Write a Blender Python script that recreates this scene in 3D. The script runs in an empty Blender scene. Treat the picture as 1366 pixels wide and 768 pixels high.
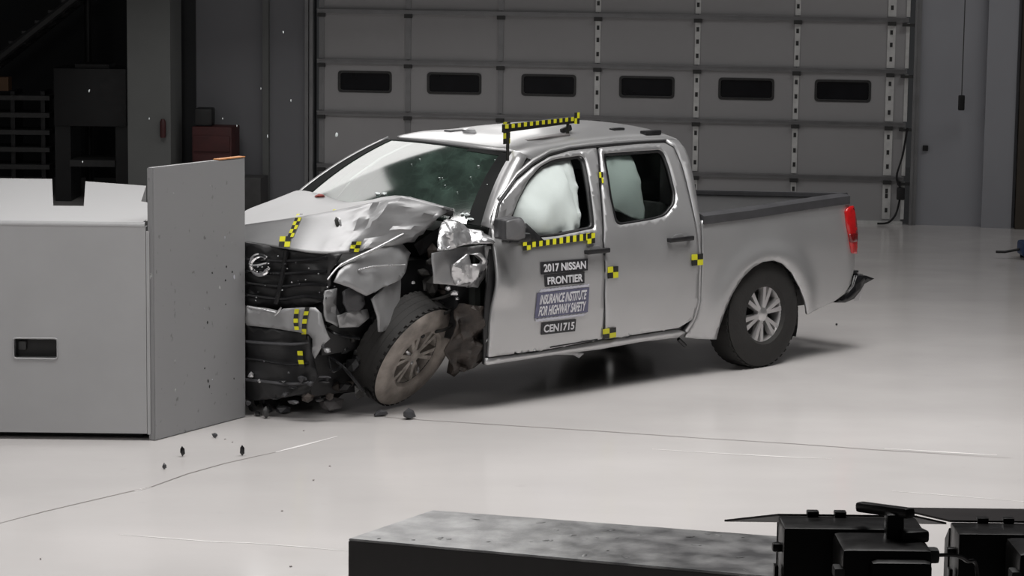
import bpy, bmesh, math, random
import numpy as np
from mathutils import Vector, Matrix, noise
from mathutils.geometry import delaunay_2d_cdt

random.seed(7)
C = bpy.context.scene.collection
PI = math.pi

# ------------------------------------------------------------------ camera
CAM_H, PITCH, ROLL, FPX = 3.142, .1361, .012, 3400.0
cam_d = bpy.data.cameras.new('camera')
cam_d.sensor_width = 36.0
cam_d.lens = FPX / 1366 * 36
cam_d.clip_end = 200
cam = bpy.data.objects.new('camera', cam_d)
C.objects.link(cam)
cam.matrix_world = (Matrix.Translation((0, 0, CAM_H)) @ Matrix.Rotation(PI/2 - PITCH, 4, 'X')
                    @ Matrix.Rotation(ROLL, 4, 'Z'))
bpy.context.scene.camera = cam

# ------------------------------------------------------------------ world, lights, exposure
vs = bpy.context.scene.view_settings
vs.view_transform = 'Standard'
vs.look = 'None'
vs.exposure = 0.0
vs.gamma = 1.0
vs.use_curve_mapping = False
world = bpy.data.worlds.new('hall_gloom')
bpy.context.scene.world = world
world.use_nodes = True
wb = world.node_tree.nodes['Background']
wb.inputs[0].default_value = (.95, .97, 1, 1)
wb.inputs[1].default_value = .022

def area(name, loc, target, sx, sy, power, spread=180, col=(1, .98, .965)):
    d = bpy.data.lights.new(name, 'AREA')
    d.shape = 'RECTANGLE'; d.size = sx; d.size_y = sy
    d.energy = power; d.color = col; d.spread = math.radians(spread)
    o = bpy.data.objects.new(name, d); C.objects.link(o)
    o.location = loc
    v = Vector(target) - Vector(loc)
    o.rotation_euler = v.to_track_quat('-Z', 'Y').to_euler()
    return o

# flood bank hung over the crash pad, then two added fills
area('flood_bank_front', (-0.2, 13.2, 9.5), (-0.2, 13.3, 0), 10.0, 3.0, 455, 110)
area('fill_roof', (3.2, 17.4, 8.2), (2.8, 17.4, 0), 3.4, 3.0, 135, 95)  # unseen fill added to brighten the truck's roof and bed
area('fill_low_left', (-4.5, 7.0, 5.0), (-2.2, 16.0, 0.7), 3.0, 1.5, 48, 100)  # unseen fill added in front to brighten the upright faces
# big unseen tilted panel, added high at the rear for its windshield reflection
area('reflection_panel_rear', (-2.8, 24.7, 5.2), (-2.8, 24.7 - 2.98, 5.2 - 4.47), 6.2, 6.0, 285, 180)
area('reflection_panel_left', (-4.5, 20.6, 6.9), (-4.5, 20.6, 0), 1.6, 3.4, 26, 180)  # second unseen panel, added to extend that reflection
# unseen fill added to brighten the big door and back wall
area('fill_back_wall', (7.2, 23.8, 8.0), (6.2, 29.0, 1.0), 6.0, 2.0, 76, 140)

# ------------------------------------------------------------------ measuring helpers
_f = Vector((0, math.cos(PITCH), -math.sin(PITCH)))
_u = Vector((0, math.sin(PITCH), math.cos(PITCH)))
_r = Vector((1, 0, 0))
EYE = Vector((0, 0, CAM_H))
def ray(u, v):
    a, b = u - 683, v - 384
    c, s = math.cos(ROLL), math.sin(ROLL)
    return _f*FPX + _r*(c*a + s*b) - _u*(-s*a + c*b)
def on_plane(u, v, p, n):
    d = ray(u, v); n = Vector(n)
    return EYE + d*((Vector(p) - EYE).dot(n)/d.dot(n))
def gnd(u, v, z=0): return on_plane(u, v, (0, 0, z), (0, 0, 1))
TRUCK, YAW = Vector((1.213, 19.349, 0)), .7642
HX = Vector((-math.cos(YAW), -math.sin(YAW), 0))
HY = Vector((math.sin(YAW), -math.cos(YAW), 0))
def loc(P):
    d = P - TRUCK
    return Vector((d.dot(HX), d.dot(HY), d.z))
def tY(u, v, Y): return loc(on_plane(u, v, TRUCK + HY*Y, HY))
def tX(u, v, X): return loc(on_plane(u, v, TRUCK + HX*X, HX))
# flank of the truck: half width as a function of height
_sz = np.array([.20, .32, .45, .60, .85, 1.0, 1.12, 1.2, 1.3, 1.4, 1.5, 1.6, 1.68, 1.74, 1.80])
_sy = np.array([.85, .872, .900, .915, .925, .918, .898, .872, .835, .795, .750, .700, .655, .600, .50])
def S(z): return float(np.interp(z, _sz, _sy))
_zz = np.linspace(.2, 1.8, 161); _ss = np.array([S(z) for z in _zz])
_k = np.exp(-.5*(np.arange(-8, 9)/3.5)**2); _k /= _k.sum()
_ss = np.convolve(np.pad(_ss, 8, mode='edge'), _k, 'valid')
def S(z): return float(np.interp(z, _zz, _ss))
def sd(u, v, off=0.0):
    Y = .9
    for _ in range(12):
        P = tY(u, v, Y); Y = S(P.z) + off
    return (P.x, P.z)
def sds(pts, off=0.0): return [sd(u, v, off) for u, v in pts]

# ------------------------------------------------------------------ materials
MATS = {}
def mat(name, col, rough=.5, metal=0.0, var=.06, scale=6, rvar=.08, bump=0, bscale=40, coat=0, spec=.5, emit=0):
    if name in MATS: return MATS[name]
    m = bpy.data.materials.new(name); m.use_nodes = True
    nt = m.node_tree; b = nt.nodes['Principled BSDF']
    tc = nt.nodes.new('ShaderNodeTexCoord')
    n = nt.nodes.new('ShaderNodeTexNoise'); n.inputs['Scale'].default_value = scale; n.inputs['Detail'].default_value = 4
    nt.links.new(tc.outputs['Object'], n.inputs['Vector'])
    cr = nt.nodes.new('ShaderNodeValToRGB')
    cr.color_ramp.elements[0].position = .3; cr.color_ramp.elements[1].position = .7
    cr.color_ramp.elements[0].color = (*[c*(1-var) for c in col], 1)
    cr.color_ramp.elements[1].color = (*[min(1, c*(1+var)) for c in col], 1)
    nt.links.new(n.outputs['Fac'], cr.inputs['Fac'])
    nt.links.new(cr.outputs['Color'], b.inputs['Base Color'])
    mr = nt.nodes.new('ShaderNodeMapRange')
    mr.inputs['To Min'].default_value = max(.02, rough - rvar); mr.inputs['To Max'].default_value = min(1, rough + rvar)
    nt.links.new(n.outputs['Fac'], mr.inputs['Value']); nt.links.new(mr.outputs['Result'], b.inputs['Roughness'])
    b.inputs['Metallic'].default_value = metal
    b.inputs['Coat Weight'].default_value = coat; b.inputs['Coat Roughness'].default_value = .12
    b.inputs['Specular IOR Level'].default_value = spec
    if bump:
        n2 = nt.nodes.new('ShaderNodeTexNoise'); n2.inputs['Scale'].default_value = bscale; n2.inputs['Detail'].default_value = 5
        nt.links.new(tc.outputs['Object'], n2.inputs['Vector'])
        bp = nt.nodes.new('ShaderNodeBump'); bp.inputs['Strength'].default_value = bump; bp.inputs['Distance'].default_value = .01
        nt.links.new(n2.outputs['Fac'], bp.inputs['Height']); nt.links.new(bp.outputs['Normal'], b.inputs['Normal'])
    MATS[name] = m
    return m

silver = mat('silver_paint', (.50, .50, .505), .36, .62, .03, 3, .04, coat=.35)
bent_silver_dim = mat('bent_silver_paint_dim', (.335, .335, .34), .46, .5, .04, 9, .05, bump=.08, bscale=22)  # same paint as the body, darkened as if less light reached it
bright_bent = mat('torn_bright_metal', (.62, .62, .63), .3, .8, .1, 14, .1, bump=.4, bscale=30)
black_plastic = mat('black_plastic', (.014, .014, .015), .42, 0, .3, 12, .1, bump=.1)
black_gloss = mat('black_gloss_plastic', (.010, .010, .011), .22, 0, .3, 12, .08)
grey_plastic = mat('dark_grey_plastic', (.05, .05, .054), .5, 0, .15, 12, .1, bump=.1)
rubber = mat('tyre_rubber', (.020, .019, .018), .75, 0, .25, 14, .1, bump=.2, bscale=60)
dust_rubber = mat('dusty_tyre_rubber', (.27, .24, .215), .8, 0, .35, 9, .1, bump=.3, bscale=40)
alloy = mat('alloy_rim', (.66, .65, .65), .3, .8, .06, 10, .08)
dirty_alloy = mat('scraped_rim', (.34, .31, .28), .55, .25, .35, 16, .15, bump=.5, bscale=30)
chrome = mat('chrome', (.82, .82, .83), .1, 1.0, .03, 6, .04)
red_lens = mat('red_lens', (.55, .012, .014), .18, 0, .12, 20, .05, coat=.6)
dark_lens = mat('dark_red_lens', (.16, .005, .006), .2, 0, .12, 20, .05, coat=.6)
interior = mat('interior_trim', (.020, .023, .021), .75, 0, .2, 10, .1)
seat_cloth = mat('seat_cloth', (.04, .042, .04), .9, 0, .2, 20, .05, bump=.2)
airbag_cloth = mat('airbag_cloth', (.60, .66, .64), .85, 0, .04, 6, .05, bump=.3, bscale=9)
under = mat('underbody_steel', (.017, .016, .015), .6, .3, .4, 12, .15, bump=.3)
liner = mat('brown_black_liner', (.030, .023, .019), .6, 0, .5, 14, .15, bump=.4)
yellow = mat('marker_yellow', (.62, .60, .015), .55, 0, .06, 10, .05)
mblack = mat('marker_black', (.012, .012, .010), .55, 0, .1, 10, .05)
decal_black = mat('decal_black', (.020, .020, .023), .45, 0, .1, 20, .05)
decal_blue = mat('decal_blue_grey', (.12, .12, .19), .45, 0, .1, 20, .05)
decal_pale = mat('decal_pale', (.50, .50, .56), .5, 0, .05, 20, .05)
letter_white = mat('letter_white', (.66, .66, .68), .5, 0, .03, 20, .05)
barrier_grey = mat('barrier_paint', (.335, .335, .34), .5, 0, .035, 2.5, .06)
dark_slot = mat('slot_black', (.008, .008, .008), .35, 0, .2, 10, .05)
orange_mark = mat('orange_edge', (.55, .22, .06), .6, 0, .15, 20, .05)
door_grey = mat('door_grey', (.33, .325, .33), .55, 0, .025, 1.5, .05)
door_rail = mat('door_rail_steel', (.22, .22, .225), .4, .5, .1, 6, .08)
door_strip = mat('galvanised_strip', (.62, .62, .61), .5, .3, .12, 12, .1)
hinge_dark = mat('hinge_dark', (.035, .035, .035), .5, .3, .2, 20, .1)
pane_dark = mat('door_pane', (.006, .006, .008), .25, 0, .2, 6, .03, spec=.2)
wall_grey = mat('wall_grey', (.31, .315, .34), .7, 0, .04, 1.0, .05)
wall_dim = mat('wall_dim_grey', (.17, .172, .185), .7, 0, .04, 1.0, .05)  # wall grey darkened for the poorly lit left end
wall_dark = mat('wall_dark', (.020, .021, .023), .8, 0, .1, 1.0, .05)  # near-black colour stands in for the missing light in the bay
column_grey = mat('column_grey', (.13, .135, .132), .7, 0, .05, 2, .05)  # colour set dark because the lights don't reach the left side
strip_brown = mat('brown_strip', (.05, .04, .03), .7, 0, .1, 3, .05)
gear_black = mat('gear_black', (.006, .006, .007), .5, 0, .3, 10, .1)
gear_grey = mat('gear_grey', (.045, .045, .045), .6, 0, .2, 10, .1)
dull_red = mat('dull_red', (.05, .010, .010), .6, 0, .2, 8, .1)
dull_blue = mat('dull_blue', (.012, .035, .10), .5, 0, .2, 8, .1)
lamp_black = mat('lamp_black', (.009, .008, .008), .32, .2, .2, 20, .1)
flap_brown = mat('flap_dark', (.016, .011, .011), .45, .1, .2, 8, .08)
glass_bit = mat('glass_chip', (.75, .8, .8), .2, 0, .05, 20, .05)

def glass_mat(name, tint, ior=1.6, haze=0.0, hazecol=(.5, .55, .53)):
    m = bpy.data.materials.new(name); m.use_nodes = True
    nt = m.node_tree
    for n in list(nt.nodes): nt.nodes.remove(n)
    out = nt.nodes.new('ShaderNodeOutputMaterial')
    tr = nt.nodes.new('ShaderNodeBsdfTransparent'); tr.inputs[0].default_value = (*tint, 1)
    gl = nt.nodes.new('ShaderNodeBsdfGlossy'); gl.inputs['Roughness'].default_value = .10 if haze else .03
    fr = nt.nodes.new('ShaderNodeFresnel'); fr.inputs['IOR'].default_value = ior
    mx = nt.nodes.new('ShaderNodeMixShader')
    nt.links.new(fr.outputs[0], mx.inputs[0])
    if haze:
        tc = nt.nodes.new('ShaderNodeTexCoord')
        nz = nt.nodes.new('ShaderNodeTexNoise'); nz.inputs['Scale'].default_value = 5; nz.inputs['Detail'].default_value = 6
        nt.links.new(tc.outputs['Object'], nz.inputs['Vector'])
        vo = nt.nodes.new('ShaderNodeTexVoronoi'); vo.feature = 'DISTANCE_TO_EDGE'; vo.inputs['Scale'].default_value = 16
        nt.links.new(tc.outputs['Object'], vo.inputs['Vector'])
        r1 = nt.nodes.new('ShaderNodeMapRange'); r1.inputs['From Min'].default_value = 0; r1.inputs['From Max'].default_value = .02
        r1.inputs['To Min'].default_value = .35; r1.inputs['To Max'].default_value = 0
        nt.links.new(vo.outputs['Distance'], r1.inputs['Value'])
        r2 = nt.nodes.new('ShaderNodeMapRange'); r2.inputs['From Min'].default_value = .45; r2.inputs['From Max'].default_value = .7
        r2.inputs['To Min'].default_value = haze*.4; r2.inputs['To Max'].default_value = haze
        nt.links.new(nz.outputs['Fac'], r2.inputs['Value'])
        ad = nt.nodes.new('ShaderNodeMath'); ad.operation = 'MULTIPLY_ADD'; ad.inputs[1].default_value = .5
        nt.links.new(r1.outputs['Result'], ad.inputs[0]); nt.links.new(r2.outputs['Result'], ad.inputs[2])
        df = nt.nodes.new('ShaderNodeBsdfDiffuse'); df.inputs[0].default_value = (*hazecol, 1)
        m2 = nt.nodes.new('ShaderNodeMixShader')
        nt.links.new(ad.outputs[0], m2.inputs[0]); nt.links.new(tr.outputs[0], m2.inputs[1]); nt.links.new(df.outputs[0], m2.inputs[2])
        nt.links.new(m2.outputs[0], mx.inputs[1])
    else:
        nt.links.new(tr.outputs[0], mx.inputs[1])
    nt.links.new(gl.outputs[0], mx.inputs[2]); nt.links.new(mx.outputs[0], out.inputs[0])
    return m
ws_glass = glass_mat('windshield_glass', (.42, .52, .47), 4.4, .24, (.24, .40, .32))
side_glass = glass_mat('door_glass', (.92, .97, .95), 1.4)

def floor_mat():
    m = bpy.data.materials.new('polished_concrete'); m.use_nodes = True
    nt = m.node_tree; b = nt.nodes['Principled BSDF']
    tc = nt.nodes.new('ShaderNodeTexCoord')
    n1 = nt.nodes.new('ShaderNodeTexNoise'); n1.inputs['Scale'].default_value = .55; n1.inputs['Detail'].default_value = 6
    mp = nt.nodes.new('ShaderNodeMapping'); mp.inputs['Scale'].default_value = (.6, 1.3, 1)
    nt.links.new(tc.outputs['Object'], mp.inputs['Vector']); nt.links.new(mp.outputs[0], n1.inputs['Vector'])
    cr = nt.nodes.new('ShaderNodeValToRGB')
    cr.color_ramp.elements[0].position = .3; cr.color_ramp.elements[1].position = .72
    cr.color_ramp.elements[0].color = (.535, .515, .505, 1); cr.color_ramp.elements[1].color = (.63, .605, .595, 1)
    nt.links.new(n1.outputs['Fac'], cr.inputs['Fac'])
    n3 = nt.nodes.new('ShaderNodeTexNoise'); n3.inputs['Scale'].default_value = 9; n3.inputs['Detail'].default_value = 5
    nt.links.new(tc.outputs['Object'], n3.inputs['Vector'])
    r3 = nt.nodes.new('ShaderNodeMapRange'); r3.inputs['From Min'].default_value = .66; r3.inputs['From Max'].default_value = .8
    r3.inputs['To Min'].default_value = 0; r3.inputs['To Max'].default_value = .13
    nt.links.new(n3.outputs['Fac'], r3.inputs['Value'])
    mx = nt.nodes.new('ShaderNodeMixRGB'); mx.inputs[2].default_value = (.33, .31, .30, 1)
    nt.links.new(r3.outputs['Result'], mx.inputs[0]); nt.links.new(cr.outputs['Color'], mx.inputs[1])
    nt.links.new(mx.outputs[0], b.inputs['Base Color'])
    n2 = nt.nodes.new('ShaderNodeTexNoise'); n2.inputs['Scale'].default_value = 2.2; n2.inputs['Detail'].default_value = 4
    nt.links.new(tc.outputs['Object'], n2.inputs['Vector'])
    mr = nt.nodes.new('ShaderNodeMapRange'); mr.inputs['To Min'].default_value = .10; mr.inputs['To Max'].default_value = .24
    nt.links.new(n2.outputs['Fac'], mr.inputs['Value']); nt.links.new(mr.outputs['Result'], b.inputs['Roughness'])
    b.inputs['Specular IOR Level'].default_value = .5
    return m
floor_m = floor_mat()

def platform_mat():
    m = bpy.data.materials.new('flaking_platform_top'); m.use_nodes = True
    nt = m.node_tree; b = nt.nodes['Principled BSDF']
    tc = nt.nodes.new('ShaderNodeTexCoord')
    n1 = nt.nodes.new('ShaderNodeTexNoise'); n1.inputs['Scale'].default_value = 7; n1.inputs['Detail'].default_value = 8
    nt.links.new(tc.outputs['Object'], n1.inputs['Vector'])
    cr = nt.nodes.new('ShaderNodeValToRGB')
    cr.color_ramp.elements[0].position = .35; cr.color_ramp.elements[1].position = .7
    cr.color_ramp.elements[0].color = (.07, .07, .072, 1); cr.color_ramp.elements[1].color = (.25, .25, .25, 1)
    nt.links.new(n1.outputs['Fac'], cr.inputs['Fac']); nt.links.new(cr.outputs[0], b.inputs['Base Color'])
    b.inputs['Roughness'].default_value = .33
    bp = nt.nodes.new('ShaderNodeBump'); bp.inputs['Strength'].default_value = .5; bp.inputs['Distance'].default_value = .01
    nt.links.new(n1.outputs['Fac'], bp.inputs['Height']); nt.links.new(bp.outputs[0], b.inputs['Normal'])
    return m
platform_top_m = platform_mat()

def plate_mat():
    m = bpy.data.materials.new('scuffed_shaded_plate'); m.use_nodes = True
    nt = m.node_tree; b = nt.nodes['Principled BSDF']
    tc = nt.nodes.new('ShaderNodeTexCoord')
    n1 = nt.nodes.new('ShaderNodeTexNoise'); n1.inputs['Scale'].default_value = 15; n1.inputs['Detail'].default_value = 6
    mp = nt.nodes.new('ShaderNodeMapping'); mp.inputs['Scale'].default_value = (1.6, 1.6, 1)
    nt.links.new(tc.outputs['Object'], mp.inputs['Vector']); nt.links.new(mp.outputs[0], n1.inputs['Vector'])
    r1 = nt.nodes.new('ShaderNodeMapRange'); r1.inputs['From Min'].default_value = .66; r1.inputs['From Max'].default_value = .74
    nt.links.new(n1.outputs['Fac'], r1.inputs['Value'])
    mx = nt.nodes.new('ShaderNodeMixRGB'); mx.inputs[1].default_value = (.25, .25, .255, 1); mx.inputs[2].default_value = (.13, .13, .132, 1)  # base darker than the block's same paint, as shade on this turned face
    nt.links.new(r1.outputs['Result'], mx.inputs[0])
    n2 = nt.nodes.new('ShaderNodeTexNoise'); n2.inputs['Scale'].default_value = 12; n2.inputs['Detail'].default_value = 3
    nt.links.new(tc.outputs['Object'], n2.inputs['Vector'])
    r2 = nt.nodes.new('ShaderNodeMapRange'); r2.inputs['From Min'].default_value = .74; r2.inputs['From Max'].default_value = .78
    nt.links.new(n2.outputs['Fac'], r2.inputs['Value'])
    m2 = nt.nodes.new('ShaderNodeMixRGB'); m2.inputs[2].default_value = (.5, .5, .5, 1)
    nt.links.new(r2.outputs['Result'], m2.inputs[0]); nt.links.new(mx.outputs[0], m2.inputs[1])
    nt.links.new(m2.outputs[0], b.inputs['Base Color'])
    b.inputs['Roughness'].default_value = .5
    return m
plate_m = plate_mat()

# ------------------------------------------------------------------ mesh helpers
def thing(name, label, cat, location=(0, 0, 0), rotz=0, group=None):
    o = bpy.data.objects.new(name, None); C.objects.link(o)
    o.location = location; o.rotation_euler = (0, 0, rotz); o.empty_display_size = .2
    o['label'] = label; o['category'] = cat
    if group: o['group'] = group
    return o
def tag(o, label, cat, group=None):
    o['label'] = label; o['category'] = cat
    if group: o['group'] = group
    return o
def link(name, me, mats, parent=None, kind=None):
    o = bpy.data.objects.new(name, me); C.objects.link(o)
    for m in (mats if isinstance(mats, (list, tuple)) else [mats]): me.materials.append(m)
    if parent: o.parent = parent
    if kind: o['kind'] = kind
    return o
def from_bm(name, bm, mats, parent=None, smooth=False, kind=None, angle=35):
    me = bpy.data.meshes.new(name)
    bmesh.ops.recalc_face_normals(bm, faces=bm.faces) if not bm.faces or not getattr(bm, 'keep', False) else None
    bm.to_mesh(me); bm.free()
    if smooth:
        me.polygons.foreach_set('use_smooth', [True]*len(me.polygons))
        me.set_sharp_from_angle(angle=math.radians(angle))
    return link(name, me, mats, parent, kind)
def raw(name, verts, faces, mats, parent=None, smooth=False, angle=35, fm=None, kind=None):
    me = bpy.data.meshes.new(name)
    me.from_pydata([tuple(v) for v in verts], [], faces)
    if fm: me.polygons.foreach_set('material_index', fm)
    if smooth:
        me.polygons.foreach_set('use_smooth', [True]*len(me.polygons))
        me.set_sharp_from_angle(angle=math.radians(angle))
    me.update()
    return link(name, me, mats, parent, kind)
def bx(bm, c, s, rot=None, bevel=0):
    """box with centre c and size s into bm"""
    r = bmesh.ops.create_cube(bm, size=1)
    vs_ = r['verts']
    for v in vs_: v.co = Vector((v.co.x*s[0], v.co.y*s[1], v.co.z*s[2]))
    if bevel:
        es = list({e for v in vs_ for e in v.link_edges})
        q = bmesh.ops.bevel(bm, geom=es, offset=bevel, segments=2, affect='EDGES', profile=.6)
        vs_ = list({v for f in q['faces'] for v in f.verts} | {v for v in vs_ if v.is_valid})
    M = Matrix.Translation(c) @ (rot.to_4x4() if rot else Matrix.Identity(4))
    bmesh.ops.transform(bm, matrix=M, verts=vs_)
    return vs_
def box(name, c, s, m, parent=None, rot=None, bevel=0, kind=None):
    bm = bmesh.new(); bx(bm, Vector(c), s, rot, bevel)
    return from_bm(name, bm, m, parent, bevel > 0, kind)
def tube_into(bm, pts, r, n=8, caps=True):
    pts = [Vector(p) for p in pts]; rings = []
    rr = r if isinstance(r, (list, tuple)) else [r]*len(pts)
    up = Vector((.13, .29, .95))
    for i, p in enumerate(pts):
        t = (pts[min(i+1, len(pts)-1)] - pts[max(i-1, 0)]).normalized()
        a = t.cross(up)
        if a.length < 1e-3: a = t.cross(Vector((1, 0, 0)))
        a.normalize(); b = t.cross(a)
        rings.append([bm.verts.new(p + (a*math.cos(2*PI*k/n) + b*math.sin(2*PI*k/n))*rr[i]) for k in range(n)])
    for A, B in zip(rings, rings[1:]):
        for k in range(n): bm.faces.new((A[k], A[(k+1) % n], B[(k+1) % n], B[k]))
    if caps:
        bm.faces.new(rings[0]); bm.faces.new(rings[-1])
def tube(name, pts, r, m, parent=None, n=8, kind=None):
    bm = bmesh.new(); tube_into(bm, pts, r, n)
    return from_bm(name, bm, m, parent, True, kind, 50)
def spline(pts, n=6):
    pts = [Vector(p) for p in pts]; out = []
    for i in range(len(pts)-1):
        p0, p1, p2, p3 = pts[max(i-1, 0)], pts[i], pts[i+1], pts[min(i+2, len(pts)-1)]
        for k in range(n):
            t = k/n
            out.append(.5*((2*p1) + (p2-p0)*t + (2*p0-5*p1+4*p2-p3)*t*t + (3*p1-p0-3*p2+p3)*t**3))
    return out + [pts[-1]]
def lathe(name, prof, m, parent=None, n=48, mtx=None, fm=None, closed=True, smooth=True):
    """profile of (radius, along local Y), revolved about Y"""
    v = []; f = []; mi = []
    for k in range(n):
        a = 2*PI*k/n
        for r, t in prof: v.append((r*math.cos(a), t, r*math.sin(a)))
    L = len(prof)
    for k in range(n):
        k2 = (k+1) % n
        for i in range(L-1 + (1 if closed else 0)):
            j = (i+1) % L
            f.append((k*L+i, k*L+j, k2*L+j, k2*L+i)); mi.append(fm[i] if fm else 0)
    o = raw(name, v, f, m, parent, smooth, 40, mi)
    bm = bmesh.new(); bm.from_mesh(o.data); bmesh.ops.recalc_face_normals(bm, faces=bm.faces); bm.to_mesh(o.data); bm.free()
    if mtx: o.matrix_local = mtx
    return o
def inside(p, poly):
    x, y = p; c = False
    for (x1, y1), (x2, y2) in zip(poly, poly[1:] + poly[:1]):
        if (y1 > y) != (y2 > y) and x < (x2-x1)*(y-y1)/(y2-y1) + x1: c = not c
    return c
def resample(poly, step):
    out = []
    for a, b in zip(poly, poly[1:] + poly[:1]):
        a = Vector(a); b = Vector(b); n = max(1, int((b-a).length/step))
        for k in range(n): out.append(tuple(a.lerp(b, k/n)))
    return out
def rounded(poly, r):
    """round the corners of a 2-D polygon"""
    out = []; n = len(poly)
    for i in range(n):
        p = Vector(poly[i]); a = Vector(poly[i-1]) - p; b = Vector(poly[(i+1) % n]) - p
        rr = r[i] if isinstance(r, (list, tuple)) else r
        k = min(rr, a.length*.45, b.length*.45)
        if k < 1e-4: out.append(tuple(p)); continue
        p1 = p + a.normalized()*k; p2 = p + b.normalized()*k
        for t in (0, .2, .4, .6, .8, 1):
            out.append(tuple(p1*(1-t)**2 + p*2*t*(1-t) + p2*t*t))
    return out
def panel(name, outer, holes, fmap, m, parent=None, step=.07, thick=.02, smooth=True, angle=40, flip=False, kind=None):
    """sheet cut from a 2-D outline with holes, bent through fmap(u,v), given thickness"""
    loops = [resample([tuple(p[:2]) for p in l], step) for l in [outer] + list(holes)]
    vs2 = []; es = []
    for l in loops:
        b = len(vs2); vs2 += l; es += [(b+i, b+(i+1) % len(l)) for i in range(len(l))]
    A = np.array(loops[0]); lo, hi = A.min(0), A.max(0)
    EV = np.array(vs2)
    k = 0
    for gx in np.arange(lo[0]+step*.5, hi[0], step):
        k += 1
        for gy in np.arange(lo[1]+step*(.5 if k % 2 else .9), hi[1], step):
            if not inside((gx, gy), loops[0]) or any(inside((gx, gy), h) for h in loops[1:]): continue
            if ((EV-np.array([gx, gy]))**2).sum(1).min() < (step*.45)**2: continue
            vs2.append((gx, gy))
    V, E_, F, *_ = delaunay_2d_cdt([Vector(p) for p in vs2], es, [], 0, 1e-6)
    faces = []
    for f in F:
        c = sum((V[i] for i in f), Vector((0, 0)))/len(f)
        if inside(c, loops[0]) and not any(inside(c, h) for h in loops[1:]):
            faces.append(tuple(reversed(f)) if flip else tuple(f))
    used = sorted({i for f in faces for i in f}); idx = {i: k for k, i in enumerate(used)}
    verts = [Vector(fmap(V[i].x, V[i].y)) for i in used]
    faces = [tuple(idx[i] for i in f) for f in faces]
    o = raw(name, verts, faces, m, parent, smooth, angle, kind=kind)
    if thick:
        s = o.modifiers.new('thickness', 'SOLIDIFY'); s.thickness = thick; s.offset = -1
    return o
def grid_sheet(name, rows, m, parent=None, sub=5, thick=.012, disp=None, angle=40, flip=False):
    """Catmull-Rom surface through rows of control points"""
    R = [spline(r, sub) for r in rows]
    cols = [spline([r[i] for r in R], sub) for i in range(len(R[0]))]
    nc, nr = len(cols), len(cols[0])
    v = [cols[i][j] for j in range(nr) for i in range(nc)]
    if disp: v = [disp(p, i % nc/(nc-1), i//nc/(nr-1)) for i, p in enumerate(v)]
    f = [(j*nc+i, j*nc+i+1, (j+1)*nc+i+1, (j+1)*nc+i) for j in range(nr-1) for i in range(nc-1)]
    if flip: f = [tuple(reversed(q)) for q in f]
    o = raw(name, v, f, m, parent, True, angle)
    if thick:
        s = o.modifiers.new('thickness', 'SOLIDIFY'); s.thickness = thick; s.offset = -1
    return o
def shard(name, c, size, m, parent=None, seed=0, flat=.4, rot=None, on_floor=False):
    """irregular broken chunk"""
    rnd = random.Random(seed)
    bm = bmesh.new()
    bmesh.ops.create_icosphere(bm, subdivisions=1, radius=.5)
    for v in bm.verts:
        v.co *= rnd.uniform(.6, 1.1)
        v.co = Vector((v.co.x*size[0], v.co.y*size[1], v.co.z*size[2]))
    R = Matrix.Rotation(rnd.uniform(0, 6), 3, 'Z') if rot is None else rot
    for v in bm.verts: v.co = R @ v.co
    c = Vector(c)
    if on_floor: c.z -= min(v.co.z for v in bm.verts)
    bmesh.ops.transform(bm, matrix=Matrix.Translation(c), verts=bm.verts)
    return from_bm(name, bm, m, parent, False)

# ================================================================== SETTING
raw('floor', [(-14, -1, 0), (12, -1, 0), (12, 36, 0), (-14, 36, 0)], [(0, 1, 2, 3)], floor_m, kind='structure')
FLOOR = bpy.data.objects['floor']
joint_m = mat('floor_joint_dark', (.24, .22, .21), .7, 0, .3, 3, .05)
scratch_m = mat('floor_scratch_pale', (.74, .72, .71), .6, 0, .1, 3, .05)
def floor_line(name, pts, w, m):
    P = [gnd(u, v) for u, v in pts]; P = [P[0]] + [p for p in P[1:]]
    vv = []; ff = []
    for i, p in enumerate(P):
        t = (P[min(i+1, len(P)-1)] - P[max(i-1, 0)]).normalized(); nrm = Vector((-t.y, t.x, 0))
        ww = w*(.35 if i in (0, len(P)-1) else random.uniform(.7, 1.2))
        vv += [p + nrm*ww/2 + Vector((0, 0, .0015)), p - nrm*ww/2 + Vector((0, 0, .0015))]
    for i in range(len(P)-1): ff.append((2*i, 2*i+1, 2*i+3, 2*i+2))
    raw(name, vv, ff, m, FLOOR)
floor_line('floor_joint', [(-20, 703), (60, 682), (120, 668), (180, 654), (200, 650), (250, 632), (300, 618), (340, 609), (368, 603)], .012, joint_m)
floor_line('floor_scratch', [(368, 603), (400, 595), (450, 582)], .03, scratch_m)
floor_line('floor_scratch', [(180, 655), (190, 652), (202, 650)], .035, scratch_m)
floor_line('floor_joint', [(380, 548), (440, 550), (500, 555), (560, 560), (640, 565), (800, 575), (930, 584), (1060, 592), (1170, 600), (1348, 611)], .014, joint_m)
floor_line('floor_scratch', [(160, 713), (215, 717), (290, 723), (330, 724), (400, 729), (462, 735)], .012, scratch_m)
floor_line('floor_scratch', [(870, 599), (950, 604), (1040, 609), (1110, 612)], .02, scratch_m)
floor_line('floor_scratch', [(1180, 598), (1260, 603), (1330, 607)], .03, scratch_m)
floor_line('floor_scratch', [(1190, 655), (1270, 661), (1366, 669)], .015, scratch_m)

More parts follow.
